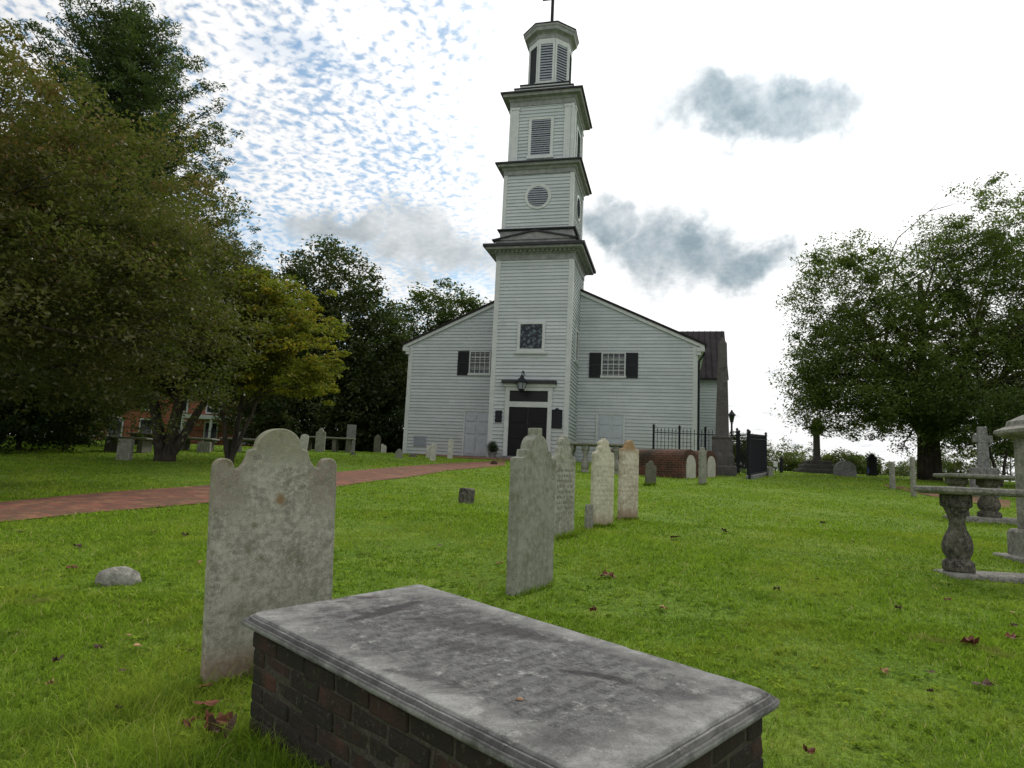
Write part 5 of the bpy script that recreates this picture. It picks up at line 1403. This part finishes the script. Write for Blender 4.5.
def blades(n, ymin, ymax, hmin, hmax, wid, power=1.0, side=1.25, pick=None):
    yv = ymin + (ymax - ymin) * RNG.random(n) ** power
    xv = (RNG.random(n) * 2 - 1) * (yv * .80 * side + .8)
    if pick is not None: xv, yv = pick
    n = len(xv)
    # keep off the tomb
    loc = np.stack([xv, yv, ground(xv, yv)], 1); L = (np.asarray(inv.to_3x3()) @ loc.T).T + np.asarray(inv.translation)
    keep = ~((np.abs(L[:, 0]) < bx + .01) & (np.abs(L[:, 1]) < by + .01))
    # keep off the path
    PA = np.array([[p.x, p.y] for p in PATH_A]); PB = np.array([[p.x, p.y] for p in PATH_B])
    oa, ob_ = np.argsort(PA[:, 0]), np.argsort(PB[:, 0])
    ya = np.interp(xv, PA[oa, 0], PA[oa, 1]); yb = np.interp(xv, PB[ob_, 0], PB[ob_, 1])
    keep &= ~((yv > np.minimum(ya, yb) + .02 + .10 * RNG.random(n)) & (yv < np.maximum(ya, yb) - .02 - .10 * RNG.random(n)) & (xv < -.4))
    lx_ = cos(CYAW) * (xv - CX) + sin(CYAW) * (yv - CY); ly_ = -sin(CYAW) * (xv - CX) + cos(CYAW) * (yv - CY)
    fb_ = np.interp(lx_, [-7.6, -4.6, -2.4, 2.34], [FD - 2.2, -S1 - 2.4, -S1 - 3.4, -S1 - 3.4])
    keep &= ~((lx_ > -7.3) & (lx_ < 2.3) & (ly_ > fb_ + .05 + .1 * RNG.random(n)))
    keep &= ~((lx_ > -8.2) & (lx_ < 8.4) & (ly_ > FD - .1))
    sa_ = np.interp(xv, [p.x for p in SPA], [p.y for p in SPA]); sb2_ = np.interp(xv, [p.x for p in SPB], [p.y for p in SPB])
    keep &= ~((yv > np.minimum(sa_, sb2_)) & (yv < np.maximum(sa_, sb2_)) & (xv > SPA[0].x) & (xv < SPA[-1].x))
    patch = np.sin(xv * 3.1 + 1) * np.sin(yv * 2.7) + np.sin(xv * 7.3) * np.sin(yv * 6.1 + 2) * .6 + np.sin(xv * 1.1 + yv * .8)
    keep &= RNG.random(n) < np.clip(.80 + .22 * patch, .35, 1)
    xv, yv, loc, patch = xv[keep], yv[keep], loc[keep], patch[keep]; n = len(xv)
    h = RNG.uniform(hmin, hmax, n) * (.85 if pick is None else 1) * (1 + .22 * patch) * (1 + .35 * np.sin(xv * 23 + 2 * np.sin(yv * 17)) * np.sin(yv * 19 + 2 * np.sin(xv * 13))); a = RNG.random(n) * 2 * pi; w = wid * RNG.uniform(.6, 1.4, n) * np.clip(yv / 4, .8, 3)
    dx_, dy_ = np.cos(a) * w, np.sin(a) * w; la = RNG.random(n) * 2 * pi; lean = h * RNG.uniform(.2, 1.9, n)
    b0_ = loc + np.stack([-dx_, -dy_, np.full(n, -.008)], 1); b1_ = loc + np.stack([dx_, dy_, np.full(n, -.008)], 1)
    mid = loc + np.stack([np.cos(la) * lean * .35, np.sin(la) * lean * .35, h * .62], 1)
    tip = loc + np.stack([np.cos(la) * lean, np.sin(la) * lean, h], 1)
    ww = np.stack([dx_, dy_, np.zeros(n)], 1) * .75
    V = np.concatenate([np.stack([b0_, b1_, mid + ww, mid - ww], 1).reshape(-1, 4, 3), np.stack([mid - ww, mid + ww, tip, tip], 1).reshape(-1, 4, 3)], 1).reshape(-1, 3)
    cl_ = np.sin(xv * 23 + 2 * np.sin(yv * 17)) * np.sin(yv * 19 + 2 * np.sin(xv * 13)) * .5 + np.sin(xv * 51 + yv * 37) * np.sin(yv * 43 - xv * 11) * .35
    V = V.reshape(-1, 8, 3); V[:, 7] = V[:, 6] + (V[:, 4] - V[:, 5]) * .12; V = V.reshape(-1, 3)
    T = np.repeat(np.clip(RNG.normal(.42, .24, n) + .07 * patch + .20 * cl_, 0, .9) + (RNG.random(n) < .035) * 1.0, 8)
    return V, np.clip(T, 0, 1)
def grass_mesh(parts, name, label):
    V = np.concatenate([p[0] for p in parts]); T = np.concatenate([p[1] for p in parts])
    # the tip quads are degenerate on their last edge: nudge so that they stay valid
    o = np_mesh(name, V, None, 4, M['blade'], T); return tag(o, label, 'grass', kind='stuff')
parts = [blades(230000, 1.3, 5.0, .012, .044, .0027, .85), blades(190000, 4.6, 10.5, .012, .042, .0026, .9, 1.15), blades(110000, 10, 20, .015, .045, .0030, 1.0, 1.1), blades(90000, 20, 35, .02, .055, .0045, 1.0, 1.05)]
weed = leaf_cloud([(x, y, gz(x, y) + .014) for x, y in zip(RNG.uniform(-1, 1, 2600) * 5.2, RNG.uniform(1.4, 7.5, 2600))], RNG.uniform(.025, .07, 2600), 13, .022, .12, None, .75, up=1.2)
_wl = weed[0].reshape(-1, 4, 3); _c = _wl.mean(1); _l = (np.asarray(inv.to_3x3()) @ _c.T).T + np.asarray(inv.translation); _k = ~((np.abs(_l[:, 0]) < bx + .03) & (np.abs(_l[:, 1]) < by + .03))
parts.append((np.repeat(_wl[_k], 1, 0).reshape(-1, 3), weed[1].reshape(-1, 4)[_k].ravel() * .7))
# longer uncut tufts against the tomb and stones
tx, ty = [], []
for _ in range(7000):
    s_ = random.choice((0, 1, 2, 3)); u_ = random.uniform(-1, 1); o_ = abs(random.gauss(0, .035)) + .0
    L = Vector((u_ * bx, -by - o_, 0)) if s_ in (0, 3) else (Vector((-bx - o_, u_ * by, 0)) if s_ == 1 else Vector((bx + o_, u_ * by, 0)))
    q = Mt @ L; tx.append(q.x); ty.append(q.y)
for (cx0, cy0, r0, k) in ((-1.25, 2.7, .16, 900), (-1.5, 3.2, .15, 400), (-.95, 2.35, .16, 700)):
    for _ in range(k): tx.append(random.gauss(cx0, r0)); ty.append(random.gauss(cy0, r0 * .7))
def tuft(pick, h0, h1, w): return blades(10, 1, 2, h0, h1, w, pick=(np.array(pick[0]), np.array(pick[1])))
parts.append(tuft((tx, ty), .03, .10, .0018))
hx_, hy_ = [], []
for (label, px, py, wpx, hpx, yaw, th, pf, mt, lean, tw_) in HS[:6]:
    p = hit(px, py)
    for _ in range(500):
        u_ = random.uniform(-.5, .5) * (tw_ or .3) * 1.1; s_ = random.choice((-1, 1)) * (th / 2 + abs(random.gauss(0, .02))); a = rad(yaw)
        hx_.append(p.x + u_ * cos(a) - s_ * sin(a)); hy_.append(p.y + u_ * sin(a) + s_ * cos(a))
for _ in range(900):
    u_ = random.uniform(-.33, .33); hx_.append(H0.location.x + u_); hy_.append(H0.location.y - .05 - abs(random.gauss(0, .025)) + u_ * -.1)
parts.append(tuft((hx_, hy_), .04, .095, .0018))
grass_mesh(parts, 'grass', 'short mown grass with longer tufts round the stones')

M['leaf_red'] = simple('dead_leaf_red_brown', (.14, .05, .03), .7, var=.5, scale=40)
M['leaf_tan'] = simple('dead_leaf_tan', (.34, .20, .10), .7, var=.4, scale=40)
M['leaf_dark'] = simple('dead_leaf_dark', (.075, .045, .03), .8, var=.5, scale=40)
def dead_leaf(px, py, s_, mat, label, seed, loc=None):
    rg = random.Random(seed); p = loc or hit(px, py); b = MB(); n = 20; vs = [(0, 0, .004)]
    cu = rg.uniform(-1, 1.2)
    lob = rg.choice((5, 5, 3))
    for i in range(n):
        a = 2 * pi * i / n; r_ = s_ * .5 * (.62 + .38 * abs(cos(a * lob / 2 + .4))) * (1.25 if abs(a - pi / 2) < .5 else 1) * rg.uniform(.85, 1.1)
        x, y = r_ * cos(a), r_ * sin(a) * .9; vs.append((x, y, .004 + (x * x + rg.uniform(-.3, .3) * s_ * s_) * cu * 2 / s_ * .5 + abs(y) * .25))
    b.add(vs, [(0, i + 1, (i + 1) % n + 1) for i in range(n)])
    b.tube([(0, -s_ * .4, .004), (s_ * .05, -s_ * .75, .012)], [.0012, .001], 4)
    o = b.build('fallen_leaf', mat, smooth=False); o.location = p + Vector((0, 0, .028)); o.rotation_euler = (rg.uniform(-.2, .2), rg.uniform(-.2, .2), rg.uniform(0, 6.3)); return tag(o, label, 'leaf', 'fallen leaves on the lawn')
LV = [(608, 578, .16, 'r', 'large dark red fallen leaf on the lawn right of the knob-topped headstone'), (675, 540, .15, 'r', 'red-brown fallen leaf in the middle of the lawn'), (663, 612, .07, 't', 'tan fallen leaf just above the wide slab edge'),
 (593, 615, .06, 'r', 'small red leaf between the slab and the large dark red leaf'), (724, 533, .10, 'd', None), (970, 648, .11, 'r', 'broad red leaf in front of the nearest right table tomb'), (1013, 642, .09, 'r', 'bright red leaf at the right edge of the lawn'), (1014, 630, .08, 'd', None),
 (948, 603, .06, 'r', 'small orange-red leaf below the table tomb base'), (984, 690, .11, 'd', 'long dark curled leaf on the lower right lawn'), (809, 760, .05, 'r', 'orange-red leaf at the bottom edge right of the slab'), (500, 567, .07, 't', 'tan leaf at the left foot of the knob-topped headstone'),
 (137, 652, .055, 't', 'pale tan leaf on the left lawn'), (98, 653, .05, 'd', None), (71, 571, .09, 'r', 'brown leaf left of the half-sunk stone'), (185, 538, .08, 'd', None), (218, 512, .09, 'r', None), (77, 549, .08, 'd', None), (154, 535, .07, 'd', None), (57, 667, .05, 'd', None),
 (209, 712, .13, 'r', 'large rusty leaf at the left foot of the big headstone'), (214, 728, .12, 'r', 'curled rusty leaf beside the tomb corner'), (205, 694, .08, 'r', 'small rusty leaf highest in the pile by the headstone'), (187, 730, .06, 'r', 'small reddish leaf left of the leaf pile'), (222, 738, .12, 'd', 'dark leaf in the pile by the tomb corner'),
 (823, 525, .09, 'd', None), (818, 583, .06, 'd', None), (777, 592, .06, 'd', None), (898, 612, .05, 'd', None), (930, 678, .05, 'd', None), (1012, 617, .05, 't', None), (848, 550, .05, 't', None), (868, 500, .08, 'd', None), (700, 520, .06, 'd', None), (440, 548, .06, 'd', None), (385, 520, .06, 'd', None)]
for i, (px, py, s_, c_, lab) in enumerate(LV):
    dead_leaf(px, py, s_, M[{'r': 'leaf_red', 't': 'leaf_tan', 'd': 'leaf_dark'}[c_]], lab or 'small dull brown fallen leaf lying flat in the short grass', 100 + i)
for i in range(46):                     # scattered small ones
    px, py = random.uniform(15, 1010), random.uniform(505, 760)
    if (px > 190 and px < 800 and py > 580) or (200 < px < 345) or (500 < px < 560 and py < 600) or px > 925 and py < 600 or (px < 340 and py < 530): continue
    dead_leaf(px, py, random.uniform(.025, .055), M[random.choice(('leaf_tan', 'leaf_dark', 'leaf_dark'))], 'small dull brown fallen leaf lying flat in the short grass', 300 + i)
bpy.context.view_layer.update()
